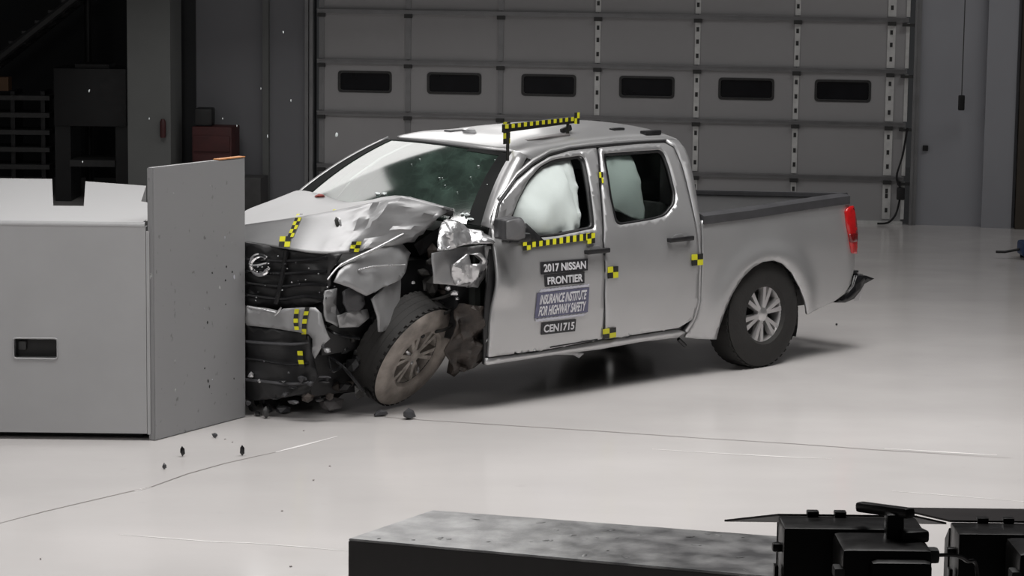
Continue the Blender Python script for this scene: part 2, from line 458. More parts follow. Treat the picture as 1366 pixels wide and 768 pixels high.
# back wall frame: s runs left along the wall from the right jamb of the big door
WYAW = .1248
W0 = Vector((4.3014, 28.673, 0))
WD = Vector((-math.cos(WYAW), math.sin(WYAW), 0))
WN = Vector((-math.sin(WYAW), -math.cos(WYAW), 0))
WROT = Matrix.Rotation(-WYAW, 3, 'Z')
def W(s, z, off=0): return W0 + WD*s + WN*off + Vector((0, 0, z))
def wbox(name, s0, s1, z0, z1, o0, o1, m, parent=None, bevel=0, kind=None):
    return box(name, W((s0+s1)/2, (z0+z1)/2, (o0+o1)/2), (abs(s1-s0), abs(o1-o0), z1-z0), m, parent, WROT, bevel, kind)

DOOR = bpy.data.objects.new('door_1', None); C.objects.link(DOOR); DOOR['kind'] = 'structure'
DOOR['label'] = 'wide grey sectional overhead door with small dark windows'
sec = [0.03, .522, 1.131, 1.727, 2.30, 2.91, 3.5]
bars = [.085, 1.13, 2.25, 3.38, 4.49, 5.56, 6.57]
for r in range(6):
    for c in range(6):
        s0, s1 = bars[c]+.004, bars[c+1]-.004
        if c == 0: s0 = -.08
        z0, z1 = sec[r]+.004, sec[r+1]-.004
        nm = 'panel'
        if r == 2:
            cx, cz = (bars[c]+bars[c+1])/2, 1.492
            hole = rounded([(cx-.29, cz-.1), (cx+.29, cz-.1), (cx+.29, cz+.1), (cx-.29, cz+.1)], .035)
            o = panel(nm, [(s0, z0), (s1, z0), (s1, z1), (s0, z1)], [hole], lambda s, z: W(s, z, .045), door_grey, DOOR, .4, .045, False, flip=True)
            pn = wbox('window_pane', cx-.31, cx+.31, cz-.12, cz+.12, .005, .025, pane_dark, o)
            fr = rounded([(cx-.315, cz-.125), (cx+.315, cz-.125), (cx+.315, cz+.125), (cx-.315, cz+.125)], .045)
            panel('window_gasket', fr, [hole], lambda s, z: W(s, z, .052), hinge_dark, o, .4, .01, False, flip=True)
        else:
            wbox(nm, s0, s1, z0, z1, 0, .045, door_grey, DOOR)
for i, z in enumerate(sec[1:]):
    wbox('stiffener_rail', -.1, 6.62, z-.028, z+.012, .05, .075, door_rail, DOOR)
    wbox('stiffener_rail', -.1, 6.62, z+.012, z+.020, .05, .10, door_rail, DOOR)
wbox('bottom_rail', -.1, 6.62, 0.0, .035, .045, .09, door_strip, DOOR)
for r in range(6):
    for c, s in enumerate(bars):
        z0, z1 = sec[r]+.03, sec[r+1]-.045
        w = .030 if c else .045
        mm = door_strip if c <= 3 else door_rail
        wbox('hinge_stile', s-w, s+w, z0, z1, .046, .058, mm, DOOR)
        wbox('hinge', s-.045, s+.045, sec[r+1]-.07, sec[r+1]-.025, .052, .09, hinge_dark, DOOR)
        if c < 4 and r < 5:
            bm = bmesh.new()
            for zq in (z0+.10, z0+.26, z1-.1):
                bx(bm, W(s, zq, .06), (.03, .006, .05), WROT)
            o = from_bm('stile_slot', bm, hinge_dark, DOOR); o['kind'] = 'stuff'
    wbox('hinge_stile', -.115, -.075, sec[r]+.03, sec[r+1]-.04, .046, .058, door_strip, DOOR)
    wbox('roller_bracket', -.17, -.03, sec[r+1]-.075, sec[r+1]-.045, .05, .11, hinge_dark, DOOR)
wbox('track', -.20, -.17, 0, 3.6, .03, .12, door_rail, DOOR)
wbox('track', 6.66, 6.70, 0, 3.6, .03, .12, door_rail, DOOR)

# wall to the right of the door with a pilaster, wall to the left with dark recess
wbox('wall_right', -4.5, -.2, 0, 8, -.3, .05, wall_grey, kind='structure')
wbox('trim_1', -1.30, -.97, 0, 8, .05, .18, wall_grey, kind='structure')
wbox('trim_2', -2.2, -1.34, 0, 8, .05, .24, strip_brown, kind='structure')
wbox('trim_3', -.245, -.195, 0, 8, .05, .10, door_rail, kind='structure')
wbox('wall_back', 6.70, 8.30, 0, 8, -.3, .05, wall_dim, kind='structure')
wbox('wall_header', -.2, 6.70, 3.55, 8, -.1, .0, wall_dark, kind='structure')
wbox('trim_4', 6.72, 6.76, 0, 8, .05, .09, door_rail, kind='structure')
wbox('trim_5', 7.18, 7.25, 0, 8, .05, .12, column_grey, kind='structure')
wbox('trim_6', 8.05, 8.24, 0, 8, .05, .08, wall_dark, kind='structure')  # dark strip painted where the wall has a shaded recess
# column at the edge of the dark bay
wbox('trim_7', 8.16, 8.66, 0, 8, .3, .8, column_grey, kind='structure')
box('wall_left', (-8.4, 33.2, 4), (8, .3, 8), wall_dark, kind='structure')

# ================================================================== TRUCK
T = thing('pickup_truck', 'silver crew-cab pickup truck with crushed front corner beside the grey barrier', 'truck', TRUCK, PI + YAW)

def flank(side=1, off=0.0):
    return lambda x, z: Vector((x, side*(S(z)+off), z))

# ---- doors and cab side, measured on the near flank
sil_top = sds([(690, 229), (711, 211), (732, 199), (760, 192), (787, 188), (840, 183), (891, 182), (905, 187), (914, 198)])
sil_rear = sds([(919, 210), (925, 236), (930, 265), (934, 293), (935, 330), (934, 406), (926, 429), (917, 444)])
rocker_low = sds([(905, 450), (855, 456), (800, 466), (735, 474), (690, 481), (650, 487)])
front_up = sds([(650, 440), (653, 400), (657, 350), (656, 318), (660, 290), (667, 267)])
cab_outline = sil_top + sil_rear + rocker_low + front_up

winF = rounded(sds([(681, 293), (690, 268), (704, 241), (720, 222), (738, 212), (779, 206), (794, 304), (742, 315), (672, 321)]), [.02, .02, .03, .05, .06, .05, .03, .02, .02])
winR = rounded(sds([(803, 204), (884, 198.5), (893, 222), (902, 258), (901, 272), (888, 288), (870, 293), (821, 301), (813, 262)]), [.04, .05, .02, .03, .04, .04, .02, .06, .02])
doorF = sds([(661, 325), (660, 306), (667, 272), (690, 240), (711, 222), (732, 209), (760, 201), (795, 197), (799, 250), (803, 320), (805, 390), (803, 452), (734, 465), (652, 476), (655, 430), (661, 380)])
doorR = sds([(799, 197), (850, 192), (886, 190.5), (898, 197), (908, 220), (916, 250), (924, 285), (931, 330), (931, 400), (923, 426), (905, 437), (860, 444), (807, 452), (808, 390), (806.5, 320), (803, 250)])

def dent(x, z):
    """creases knocked into the front edge of the driver's door"""
    d = 0
    w = max(0, 1 - abs(x-2.62)/.16)
    d += .035*w*math.sin(9*(z-.7)) if z > .7 else 0
    d -= .03*math.exp(-((x-2.6)/.06)**2 - ((z-.98)/.1)**2)
    return d
for side in (1, -1):
    fl = side > 0
    jamb = panel('door_jamb', cab_outline, [winF, winR], flank(side, -.032), black_plastic, T, .09, .02, flip=fl)  # made black so the gaps around the doors read as shade
    # front door
    fm_ = (lambda x, z: Vector((x, S(z)+.002+dent(x, z), z))) if side > 0 else flank(side, .002)
    dF = panel('front_door', doorF, [winF], fm_, silver, T, .03, .028, flip=fl)
    dR = panel('rear_door', doorR, [winR], flank(side, .002), silver, T, .03, .028, flip=fl)
    def ring(poly, grow):
        c = sum((Vector(p) for p in poly), Vector((0, 0)))/len(poly)
        return [tuple(c + (Vector(p)-c)*(1+grow)) for p in poly]
    for dd, wn in ((dF, winF), (dR, winR)):
        panel('window_seal', ring(wn, .012), [ring(wn, -.07)], flank(side, -.006), black_plastic, dd, .08, .02, flip=fl)
    panel('window_glass', winR if side > 0 else winR, [], flank(side, -.022), side_glass, dR, .1, 0, flip=fl)
    if side < 0: panel('window_glass', winF, [], flank(side, -.022), side_glass, dF, .1, 0, flip=fl)
    # roof rail above the door seam, rear corner pillar, rocker
    seam = sds([(667, 266), (690, 235.5), (711, 217.5), (732, 204.5), (760, 197), (795, 193), (850, 188.5), (887, 186.5)])
    rail = seam + list(reversed(sil_top[:8])) + [sds([(667, 262)])[0]]
    panel('roof_rail', rail, [], flank(side, 0), silver, T, .06, .03, flip=fl)
    pil = sds([(887, 186.5), (900, 194), (911, 219), (919, 249), (927, 285), (933, 330), (932.5, 400), (925, 427), (915, 441)])
    pillar = pil + list(reversed(sil_top[7:] + sil_rear))
    panel('rear_pillar', pillar, [], flank(side, 0), silver, T, .05, .03, flip=fl)
    rk = sds([(915, 443), (905, 440), (860, 447), (805, 455.5), (734, 468), (651, 479)]) + list(reversed(rocker_low))
    panel('rocker_panel', rk, [], flank(side, -.004), silver, T, .07, .05, flip=fl)
    # door handles
    for dd, ends in ((dF, [(783, 337), (813, 333)]), (dR, [(893, 321), (925, 317)])):
        a, b = [sd(*e, .03) for e in ends]
        bm = bmesh.new()
        cx, cz = (a[0]+b[0])/2, (a[1]+b[1])/2
        bx(bm, Vector((cx, side*(S(cz)+.032), cz)), (abs(a[0]-b[0]), .022, .034), None, .010)
        for e in (-.4, .42): bx(bm, Vector((cx+e*abs(a[0]-b[0]), side*(S(cz)+.015), cz)), (.035, .03, .03), None, .006)
        from_bm('door_handle', bm, black_plastic, dd, True)
        bm = bmesh.new(); bmesh.ops.create_uvsphere(bm, u_segments=14, v_segments=8, radius=1)
        for v in bm.verts: v.co = Vector((cx+.0 + v.co.x*.06, side*(S(cz)+.001 + v.co.y*.004), cz+.004 + v.co.z*.034))
        from_bm('handle_recess', bm, bent_silver_dim, dd, True)
seam_flange = sds([(742, 473), (775, 469), (782, 472), (775, 478), (768, 474)])
panel('jacking_flange', seam_flange, [], flank(1, -.02), bent_silver_dim, T, .05, .01, flip=True)

# ---- windshield surface, shared with the roof edge
wc = dict(tn=Vector((2.245, .575, 1.682)), tf=Vector((2.36, -.60, 1.715)), bn=Vector((2.70, .76, 1.235)), bf=Vector((3.10, -.74, 1.33)))
def wsp(a, b):      # a across from far(0) to near(1), b down
    p = wc['tf'].lerp(wc['tn'], a).lerp(wc['bf'].lerp(wc['bn'], a), b)
    bow = 4*a*(1-a)
    nrm = Vector((.55, 0, .83))
    return p + Vector((.12*bow, 0, .03*bow)) + nrm*(.035*4*b*(1-b))

# ---- roof
edge = sil_top[1:8]
xs = [p[0] for p in edge]; zs_ = [p[1] for p in edge]
rows = []
NY = 15
pts_e = spline([(p[0], 0, p[1]) for p in edge], 4)
for p in pts_e:
    row = []
    for k in range(NY):
        t = -1 + 2*k/(NY-1); y = S(p.z)*t
        q = Vector((p.x, y, p.z + .052*(1-abs(t)**2.6) + .030*(1-t)/2))
        wb_ = max(0, min(1, (p.x-1.75)/(edge[0][0]-1.75)))**2.2 * (1-abs(t)**10)
        e_ = wsp((t+1)/2, 0) + Vector((-.005, 0, .012))
        row.append(q.lerp(e_, wb_) + Vector((0, 0, .034*math.sin(PI*wb_)*(1-t**8))))
    rows.append(row)
v = [q for r in rows for q in r]
f = [(j*NY+i, j*NY+i+1, (j+1)*NY+i+1, (j+1)*NY+i) for j in range(len(rows)-1) for i in range(NY-1)]
def roof_z(x, y):
    zr = float(np.interp(x, [p.x for p in reversed(pts_e)], [p.z for p in reversed(pts_e)]))
    t = min(1, abs(y)/S(zr))
    return zr + .050*(1-t**2.6)
roof = raw('roof', v, f, silver, T, True, 60)
bm = bmesh.new(); bm.from_mesh(roof.data); bmesh.ops.recalc_face_normals(bm, faces=bm.faces)
if sum(q.normal.z for q in bm.faces) < 0: bmesh.ops.reverse_faces(bm, faces=bm.faces)
bm.to_mesh(roof.data); bm.free()
s_ = roof.modifiers.new('thickness', 'SOLIDIFY'); s_.thickness = .03; s_.offset = -1
# rear roll-down of the cab and back wall with window
ze, xe = sil_top[7][1], sil_top[7][0]
bk = [(xe, ze), (sil_top[8][0], sil_top[8][1])] + [q for q in sil_rear if q[1] > 1.0]
v = []; NB = 13
for (x, z) in bk:
    for k in range(NB):
        t = -1 + 2*k/(NB-1)
        v.append((x - .0*(1-t*t), S(z)*t*.995, z + .050*(1-abs(t)**2.6)*max(0, (z-1.45)/.3)))
f = [(j*NB+i, j*NB+i+1, (j+1)*NB+i+1, (j+1)*NB+i) for j in range(len(bk)-1) for i in range(NB-1) if not (2 <= j <= 3 and 3 <= i <= 8)]
cb = raw('cab_back', v, f, silver, T, True, 60)
bgx = sorted(bk, key=lambda q: q[1])
box('rear_window_glass', (float(np.interp(1.42, [q[1] for q in bgx], [q[0] for q in bgx]))+.03, 0, 1.44), (.006, .95, .42), ws_glass, cb)

# ---- windshield
def ws_sheet(name, a0, a1, b0, b1, m, parent, off=0, n=16):
    vv = []
    for j in range(n+1):
        for i in range(n+1):
            vv.append(wsp(a0+(a1-a0)*i/n, b0+(b1-b0)*j/n) + Vector((.55, 0, .83))*off)
    ff = [(j*(n+1)+i, j*(n+1)+i+1, (j+1)*(n+1)+i+1, (j+1)*(n+1)+i) for j in range(n) for i in range(n)]
    return raw(name, vv, [tuple(reversed(q)) for q in ff], m, parent, True, 60)
WS = ws_sheet('windshield', .0, 1, 0, 1.0, ws_glass, T)
frit = mat('glass_border_black', (.018, .019, .019), .85, 0, .1, spec=.1)
for q in ((0, .085, 0, 1), (.94, 1, 0, 1), (.75, 1, 0, .06), (0, 1, 0, .02)):
    ws_sheet('glass_border', *q, frit, WS, .004)
def pillar_strip(name, a, side, w, m):
    vv = []; n = 10
    for j in range(n+1):
        b = j/n
        p = wsp(a, b*1.02 - .02)
        q = Vector((p.x - .055 - w*b, side*(S(min(p.z, 1.75)) + .004), p.z - .022 - .03*b))
        vv += [p + Vector((0, 0, .008)), (p+q)/2 + Vector((.012, side*.018, .016)), q]
    ff = []
    for j in range(n):
        for k in range(2): ff.append((3*j+k, 3*j+k+1, 3*j+4+k, 3*j+3+k))
    o = raw(name, vv, ff, m, T, True, 60)
    s = o.modifiers.new('thickness', 'SOLIDIFY'); s.thickness = .02; s.offset = 0
pillar_strip('windshield_pillar', 1.0, 1, .02, silver)
pillar_strip('windshield_pillar', 0.0, -1, .25, silver)
# black moulding beside the near pillar
tube('pillar_moulding', [Vector((x, S(z)+.004, z)) for x, z in sds([(659, 300), (665, 272), (688, 237), (709, 219), (731, 206), (760, 198.5), (795, 194.8), (850, 190), (887, 188)])], .009, black_plastic, T)

# ---- interior
bm = bmesh.new()
bx(bm, Vector((1.7, 0, .44)), (2.1, 1.66, .08)); bx(bm, Vector((.72, 0, .82)), (.04, 1.6, .76))
from_bm('cab_floor', bm, interior, T)
box('firewall', (2.74, 0, .80), (.05, 1.55, .75), interior, T)
box('dashboard', (2.45, -.02, 1.02), (.42, 1.5, .30), interior, T, bevel=.06)
for y in (.38, -.40):
    st = box('front_seat', (1.72, y, .66), (.52, .50, .30), seat_cloth, T, bevel=.06)
    box('seat_back', (1.42, y, 1.02), (.16, .50, .62), seat_cloth, st, Matrix.Rotation(-.2, 3, 'Y'), .06)
    box('headrest', (1.33, y, 1.42), (.11, .27, .19), seat_cloth, st, Matrix.Rotation(-.1, 3, 'Y'), .04)
bs = box('rear_seat', (1.02, 0, .68), (.42, 1.4, .26), seat_cloth, T, bevel=.05)
box('seat_back', (.86, 0, 1.0), (.14, 1.4, .55), seat_cloth, bs, Matrix.Rotation(-.15, 3, 'Y'), .05)
bm = bmesh.new()
ringp = [Vector((2.12 + .05*math.cos(a), .38 + .18*math.sin(a), 1.12 + .18*math.cos(a))) for a in np.linspace(0, 2*PI, 25)]
tube_into(bm, ringp, .015)
from_bm('steering_wheel', bm, interior, T, True)

# ---- curtain airbags behind the side openings
def bag(pts, depth, name, seed, off=-.075, fold=None):
    poly = rounded(sds(pts), .05)
    P = np.array(poly)
    def fm2(x, z):
        d = np.sqrt(((P-np.array([x, z]))**2).sum(1)).min()
        b = 1 - math.exp(-(d/.085)**1.3)
        if fold:
            xf = fold[0] + (fold[1]-fold[0])*(1.66-z)/.5
            b -= .45*math.exp(-((x-xf)/.03)**2)*b + (.25*b if x < xf - .0 else 0)
        wr = .022*noise.noise(Vector((x*6+seed, z*3, seed))) + .012*math.sin((x*.8+z)*16 + seed)
        return Vector((x, S(z) + off + depth*b + wr*b, z))
    return panel(name, poly, [], fm2, airbag_cloth, T, .02, .012, angle=80, flip=True)
bag([(700, 240), (714, 225), (738, 211), (768, 207), (776, 232), (781, 268), (784, 308), (752, 313), (744, 323), (725, 325), (712, 315), (694, 294), (684, 272)], .085, 'curtain_airbag', 3, -.07, (1.86, 1.80))
bag([(803, 208), (850, 206), (857, 222), (866, 262), (870, 296), (852, 292), (838, 284), (822, 280), (812, 250)], .03, 'curtain_airbag', 20, -.065)

# ---- wing mirror
mb = box('mirror_arm', tuple(tY(690, 316, .98)), (.12, .16, .06), black_plastic, T, bevel=.02)
mp_ = rounded([tuple(tY(u, v, 1.06))[::2] for u, v in [(673, 293), (694, 289), (700, 296), (701, 318), (690, 321), (673, 320)]], .02)
panel('mirror_housing', mp_, [], lambda x, z: Vector((x, 1.06, z)), grey_plastic, mb, .05, .10, flip=True)
mirr_face = mat('mirror_cap', (.16, .16, .165), .45, .2, .05, 10, .05)
cx = sum(p[0] for p in mp_)/len(mp_); cz = sum(p[1] for p in mp_)/len(mp_)
panel('mirror_cap', [((p[0]-cx)*.9+cx, (p[1]-cz)*.9+cz) for p in mp_], [], lambda x, z: Vector((x, 1.07, z)), mirr_face, mb, .05, .01, flip=True)
panel('mirror_sail', sds([(700, 297), (726, 322), (700, 325), (680, 322)]), [], flank(1, .012), black_plastic, mb, .06, .03, flip=True)

# ---- bed
arch = sds([(953, 452), (957, 439), (964, 420), (977, 391), (989, 371), (1003, 356), (1016, 349), (1030, 347), (1043, 352), (1055, 364), (1066, 384), (1072, 402), (1074, 419)], .01)
bed_out = sds([(937, 294), (938.5, 330), (937, 400), (930, 424), (921, 442), (916, 450), (930, 452)], .0) + arch + \
          sds([(1092, 412), (1113, 403), (1128, 392), (1139, 378), (1144, 360), (1146, 341), (1144, 310), (1139, 283), (1132, 266)])
acx, acz = -.03, .33
def bed_y(x, z):
    d = math.hypot(x-acx, (z-acz))
    fl = .045*math.exp(-((d-.52)/.10)**2)*(1 if z > .25 else 1)
    rear = .05*max(0, (-.98-x)/.2)**2
    return S(min(z, 1.1)) - .012 + fl - rear
for side in (1, -1):
    panel('bed_side', bed_out, [], lambda x, z, s=side: Vector((x, s*bed_y(x, z), z)), silver, T, .035, .02, angle=60, flip=side > 0)
    top = sds([(937, 291), (1000, 283), (1060, 273.5), (1110, 266), (1130, 263.5)])
    bm = bmesh.new()
    vv = []
    for x, z in top:
        for dy, dz in ((.014, -.045), (.014, .015), (-.02, .028), (-.085, .028), (-.09, -.02)):
            vv.append(bm.verts.new((x, side*(S(1.12)-.012 + dy), z + dz)))
    for j in range(len(top)-1):
        for k in range(5):
            bm.faces.new((vv[j*5+k], vv[j*5+(k+1) % 5], vv[(j+1)*5+(k+1) % 5], vv[(j+1)*5+k]))
    bm.faces.new(vv[:5]); bm.faces.new(vv[-5:])
    from_bm('bed_rail_cap', bm, grey_plastic, T, True, angle=30)
    xa, za = top[0]; xb, zb = top[-1]
    v = [(xa, side*.80, za), (xb, side*.80, zb), (xb, side*.80, .62), (xa, side*.80, .62)]
    o = raw('bed_inner_wall', v, [(0, 1, 2, 3)], grey_plastic if side > 0 else silver, T)
    s = o.modifiers.new('thickness', 'SOLIDIFY'); s.thickness = .02; s.offset = 0
xb, zb = top[-1]; xa, za = top[0]
box('bed_floor', ((xa+xb)/2, 0, .62), (xa-xb, 1.62, .04), grey_plastic, T)
box('bed_front_wall', (xa-.02, 0, .90), (.04, 1.62, .55), silver, T)
far = tX(934, 257, xb-.03)          # the tailgate top dips towards the far side
zf = 1.228 + (far.z + .01 - 1.228)*(-.82-.84)/(far.y-.84)
def gate(name, x0, x1, zt, h, m):
    v = [(x, y, z) for y, zz in ((.82, 1.228+zt), (-.82, zf+zt)) for x, z in ((x0, zz), (x1, zz), (x1, zz-h), (x0, zz-h))]
    bm = bmesh.new(); w = [bm.verts.new(p) for p in v]
    for k in range(4): bm.faces.new((w[k], w[(k+1) % 4], w[4+(k+1) % 4], w[4+k]))
    bm.faces.new(w[:4]); bm.faces.new(w[4:])
    bmesh.ops.bevel(bm, geom=list(bm.edges), offset=.008, segments=2, affect='EDGES')
    return from_bm(name, bm, m, T, True)
gate('tailgate', xb-.06, xb, -.03, .60, silver)
gate('tailgate_cap', xb-.08, xb+.02, .012, .04, grey_plastic)
# tail lights
for side in (1, -1):
    tl = rounded(sds([(1127, 281), (1131, 276), (1138, 274), (1144, 290), (1146.5, 310), (1146, 339), (1138, 338), (1134, 320), (1130, 300)]), .015)
    o = panel('tail_light', tl, [], lambda x, z, s=side: Vector((x, s*(bed_y(x, z)+.022), z)), red_lens, T, .03, .03, flip=side > 0)
    lo = sds([(1132.5, 312), (1146.5, 310), (1146, 322), (1134.5, 323)])
    panel('lamp_divider', lo, [], lambda x, z, s=side: Vector((x, s*(bed_y(x, z)+.026), z)), dark_lens, o, .03, .02, flip=side > 0)
# rear bumper: chrome bar with swept ends
bm = bmesh.new()
prof = [(0, .0), (.03, .10), (.02, .19), (-.06, .19), (-.06, .0)]
ysn = [-.87, -.82, -.6, 0, .6, .82, .87]; xoff = [.10, .01, -.02, -.03, -.02, .01, .10]
vv = []
for y, xo in zip(ysn, xoff):
    for px_, pz in prof: vv.append(bm.verts.new((-1.31 + xo - px_, y, .40 + pz)))
for j in range(len(ysn)-1):
    for k in range(5): bm.faces.new((vv[j*5+k], vv[j*5+(k+1) % 5], vv[(j+1)*5+(k+1) % 5], vv[(j+1)*5+k]))
bm.faces.new(vv[:5]); bm.faces.new(vv[-5:])
rb = from_bm('rear_bumper', bm, chrome, T, True, angle=30)
box('bumper_step_pad', (-1.28, 0, .60), (.14, 1.5, .02), black_plastic, rb, bevel=.006)
for side in (1, -1):
    ar = [tuple(tY(u, v, .85))[::2] for u, v in [(1111, 403), (1126, 393), (1136, 381), (1140, 367), (1152, 367), (1163, 371), (1150, 378), (1144, 388), (1136, 398), (1124, 403)]]
    panel('bumper_end_cap', ar, [], lambda x, z, s=side: Vector((x, s*.875, z)), black_gloss, rb, .05, .03, flip=side > 0)

# ---- underbody
for y in (.42, -.42): box('frame_rail', (1.1, y, .40), (4.6, .08, .14), under, T, bevel=.01)
tube('rear_axle', [(0, -.70, .385), (0, .70, .385)], .045, under, T, 12)
tube('drive_shaft', [(0, 0, .40), (2.4, 0, .45)], .04, under, T, 12)
bm = bmesh.new(); bmesh.ops.create_uvsphere(bm, u_segments=16, v_segments=10, radius=.15)
bmesh.ops.translate(bm, vec=(0, 0, .40), verts=bm.verts); from_bm('differential', bm, under, T, True)
tube('exhaust_pipe', spline([(1.9, -.3, .33), (.7, -.3, .33), (.1, -.5, .38), (-1.0, -.55, .40)]), .03, under, T)
for side in (1, -1):
    prof = [(0.455*math.cos(a), .475*math.sin(a)) for a in np.linspace(-.05, PI+.3, 22)]
    v = [(acx + x, side*y, acz + z) for x, z in prof for y in (.60, .87)]
    raw('wheel_liner', v, [(2*i, 2*i+1, 2*i+3, 2*i+2) for i in range(len(prof)-1)], black_plastic, T, True, 60)
    o = raw('wheel_liner', [(acx + x, side*.60, acz+.02+z) for x, z in prof], [tuple(range(len(prof)))], black_plastic, T)
tube('side_step_bracket', [tuple(tY(905, 452, .80)), tuple(tY(914, 461, .80))], .014, black_plastic, T)

# ---- wheels
def wheel(mtx, face_m, tyre_m, rim_m, R=.402, w=.26, name='wheel'):
    h = w/2
    prof = []; fmi = []
    pr_ = [(.205, -h*.80), (.225, -h*.98), (.30, -h*1.0), (.355, -h*.93), (R-.012, -h*.80)]
    gro = []
    n_g = 4
    for k in range(n_g):
        c = -h*.70 + (k+.5)*(1.4*h/n_g)
        gro += [(R, c-.028), (R, c+.018), (R-.014, c+.020), (R-.014, c+.026)]
    prof = pr_ + gro + [(R-.012, h*.80), (.355, h*.93), (.30, h*1.0), (.225, h*.98), (.205, h*.80)]
    L = len(prof)
    fmi = [1 if i >= L-5 and i < L-1 else 0 for i in range(L)]
    ty = lathe(name, prof, [tyre_m, face_m], T, 56, mtx, fmi)
    # tread lugs
    bm = bmesh.new()
    for k in range(44):
        a = 2*PI*k/44
        for sgn in (-.85, .85):
            m_ = Matrix.Rotation(a, 3, 'Y')
            bx(bm, m_ @ Vector((0, sgn*h*.80, R-.0015)), (.030, h*.20, .004), m_)
    o = from_bm('tread_block', bm, tyre_m, ty); o['kind'] = 'stuff'
    # rim: barrel + hub + six paired spokes
    rim = lathe('rim', [(.205, -h*.8), (.215, -h*.85), (.19, -h*.3), (.19, h*.45), (.207, h*.80), (.222, h*.86), (.226, h*.80), (.21, h*.6), (.2, 0)], rim_m, ty, 48, None)
    rim_p = ty
    lathe('brake_disc', [(.0, -.02), (.16, -.02), (.16, .01), (.0, .01)], under, ty, 32, None, closed=False)
    for k in range(6):
        for d in (-.17, .17):
            bm = bmesh.new()
            a = 2*PI*k/6 + d
            p0 = Vector((math.cos(a-d*.5)*.045, h*.66, math.sin(a-d*.5)*.045)); p1 = Vector((math.cos(a)*.205, h*.70, math.sin(a)*.205))
            t = (p1-p0).normalized(); s = t.cross(Vector((0, 1, 0)))
            q = []
            for p, ww in ((p0, .017), (p1, .024)):
                q += [p + s*ww + Vector((0, -.03, 0)), p + s*ww*.7 + Vector((0, .012, 0)), p - s*ww*.7 + Vector((0, .012, 0)), p - s*ww + Vector((0, -.03, 0))]
            b = [bm.verts.new(x) for x in q]
            for i in range(4): bm.faces.new((b[i], b[(i+1) % 4], b[4+(i+1) % 4], b[4+i]))
            bm.faces.new(b[:4]); bm.faces.new(b[4:])
            from_bm('spoke', bm, rim_m, ty)
    lathe('hub_cap', [(.0, h*.82), (.03, h*.80), (.055, h*.74), (.06, h*.4), (0, h*.4)], rim_m, ty, 24, None, closed=False)
    return ty
flipY = Matrix.Rotation(PI, 4, 'Z')
wheel(Matrix.Translation((-.06, .785, .400)) @ Matrix.Rotation(.3, 4, 'Y'), rubber, rubber, alloy)
wheel(Matrix.Translation((-.06, -.785, .400)) @ flipY, rubber, rubber, alloy)
wheel(Matrix.Translation((3.18, -.775, .392)) @ flipY, rubber, rubber, alloy)
# torn-off leaning front wheel
fc = gnd(557, 479, .35)
ax = Vector((.735, -.49, -.468)).normalized()
axl = Vector((ax.dot(HX), ax.dot(HY), ax.z)); cl = loc(fc - ax*.13)
yv = axl; xv = Vector((0, 0, 1)).cross(yv).normalized(); zv = xv.cross(yv)
Mw = Matrix((xv, yv, zv)).transposed().to_4x4(); Mw.translation = cl
low = .392*math.sqrt(1-axl.z**2) + .13*abs(axl.z)
Mw.translation.z = max(Mw.translation.z, low - .012)
cw = wheel(Mw, dust_rubber, rubber, dirty_alloy, .392, .27, 'wheel')
for k, (rr, aa, sz) in enumerate([(.14, .9, (.09, .02, .03)), (.05, 2.6, (.03, .02, .03)), (.15, 3.6, (.10, .02, .03)), (.20, 4.4, (.04, .03, .05))]):
    shard('rim_splinter', (rr*math.cos(aa), .125, rr*math.sin(aa)), sz, bright_bent if k < 3 else rubber, cw, 820+k, rot=Matrix.Rotation(-aa, 3, 'Y'))
cw['label'] = 'torn-off dusty front wheel leaning outward'

# ================================================================== crushed front
def crumple(p, amp, sc=7.0, seed=0.0):
    n = noise.noise_vector(p*sc + Vector((seed, seed*.7, 1.3)))
    m = noise.noise_vector(p*sc*2.3 + Vector((seed*2, 4, seed)))
    return p + n*amp + m*amp*.4
hood_rows = [
 [Vector((3.90, -.85, 1.04)), Vector((3.99, -.5, 1.10)), tX(328, 323, 4.0), tX(383, 331, 3.95), tX(420, 337, 3.85), tX(457, 338, 3.72), tX(492, 332, 3.52), tX(552, 322, 3.13)],
 [Vector((3.80, -.87, 1.12)), Vector((3.90, -.55, 1.18)), tX(328, 299, 3.90), tX(390, 290, 3.80), tX(440, 282, 3.64), tX(488, 272, 3.44), tX(535, 264, 3.18), tX(601, 278, 2.87)],
 [Vector((3.42, -.90, 1.20)), Vector((3.44, -.80, 1.27)), tX(345, 277, 3.45), tX(405, 271, 3.38), tX(443, 273, 3.32), tX(492, 267, 3.20), tX(538, 262, 3.04), tX(606, 279, 2.84)],
 [Vector((3.15, -.88, 1.30)), Vector((3.14, -.82, 1.32)), tX(396, 254, 3.12), tX(425, 258, 3.08), tX(452, 266, 3.03), Vector((2.98, .02, 1.33)), Vector((2.90, .30, 1.33)), Vector((2.80, .60, 1.30))]]
# tight crease along the second row
def near(a, b, t): return [p.lerp(q, t) for p, q in zip(a, b)]
r0, r1, r2, r3 = hood_rows
hood_rows = [r0, near(r0, r1, .45), near(r0, r1, .90), r1, near(r1, r2, .12), near(r1, r2, .55), r2, r3]
def hood_disp(p, a, b):
    k = max(0, min(1, (a-.60)/.18)) * (1 if b < .75 else .3)
    r = abs(noise.noise(p*7 + Vector((3, 1, 2)))) - .18
    r2_ = abs(noise.noise(p*15 + Vector((8, 5, 2)))) - .18
    return p + (Vector((.72, .55, .4))*(r*.11 + r2_*.035))*k
hood = grid_sheet('hood', hood_rows, bent_silver_dim, T, 5, .012, hood_disp, 30)
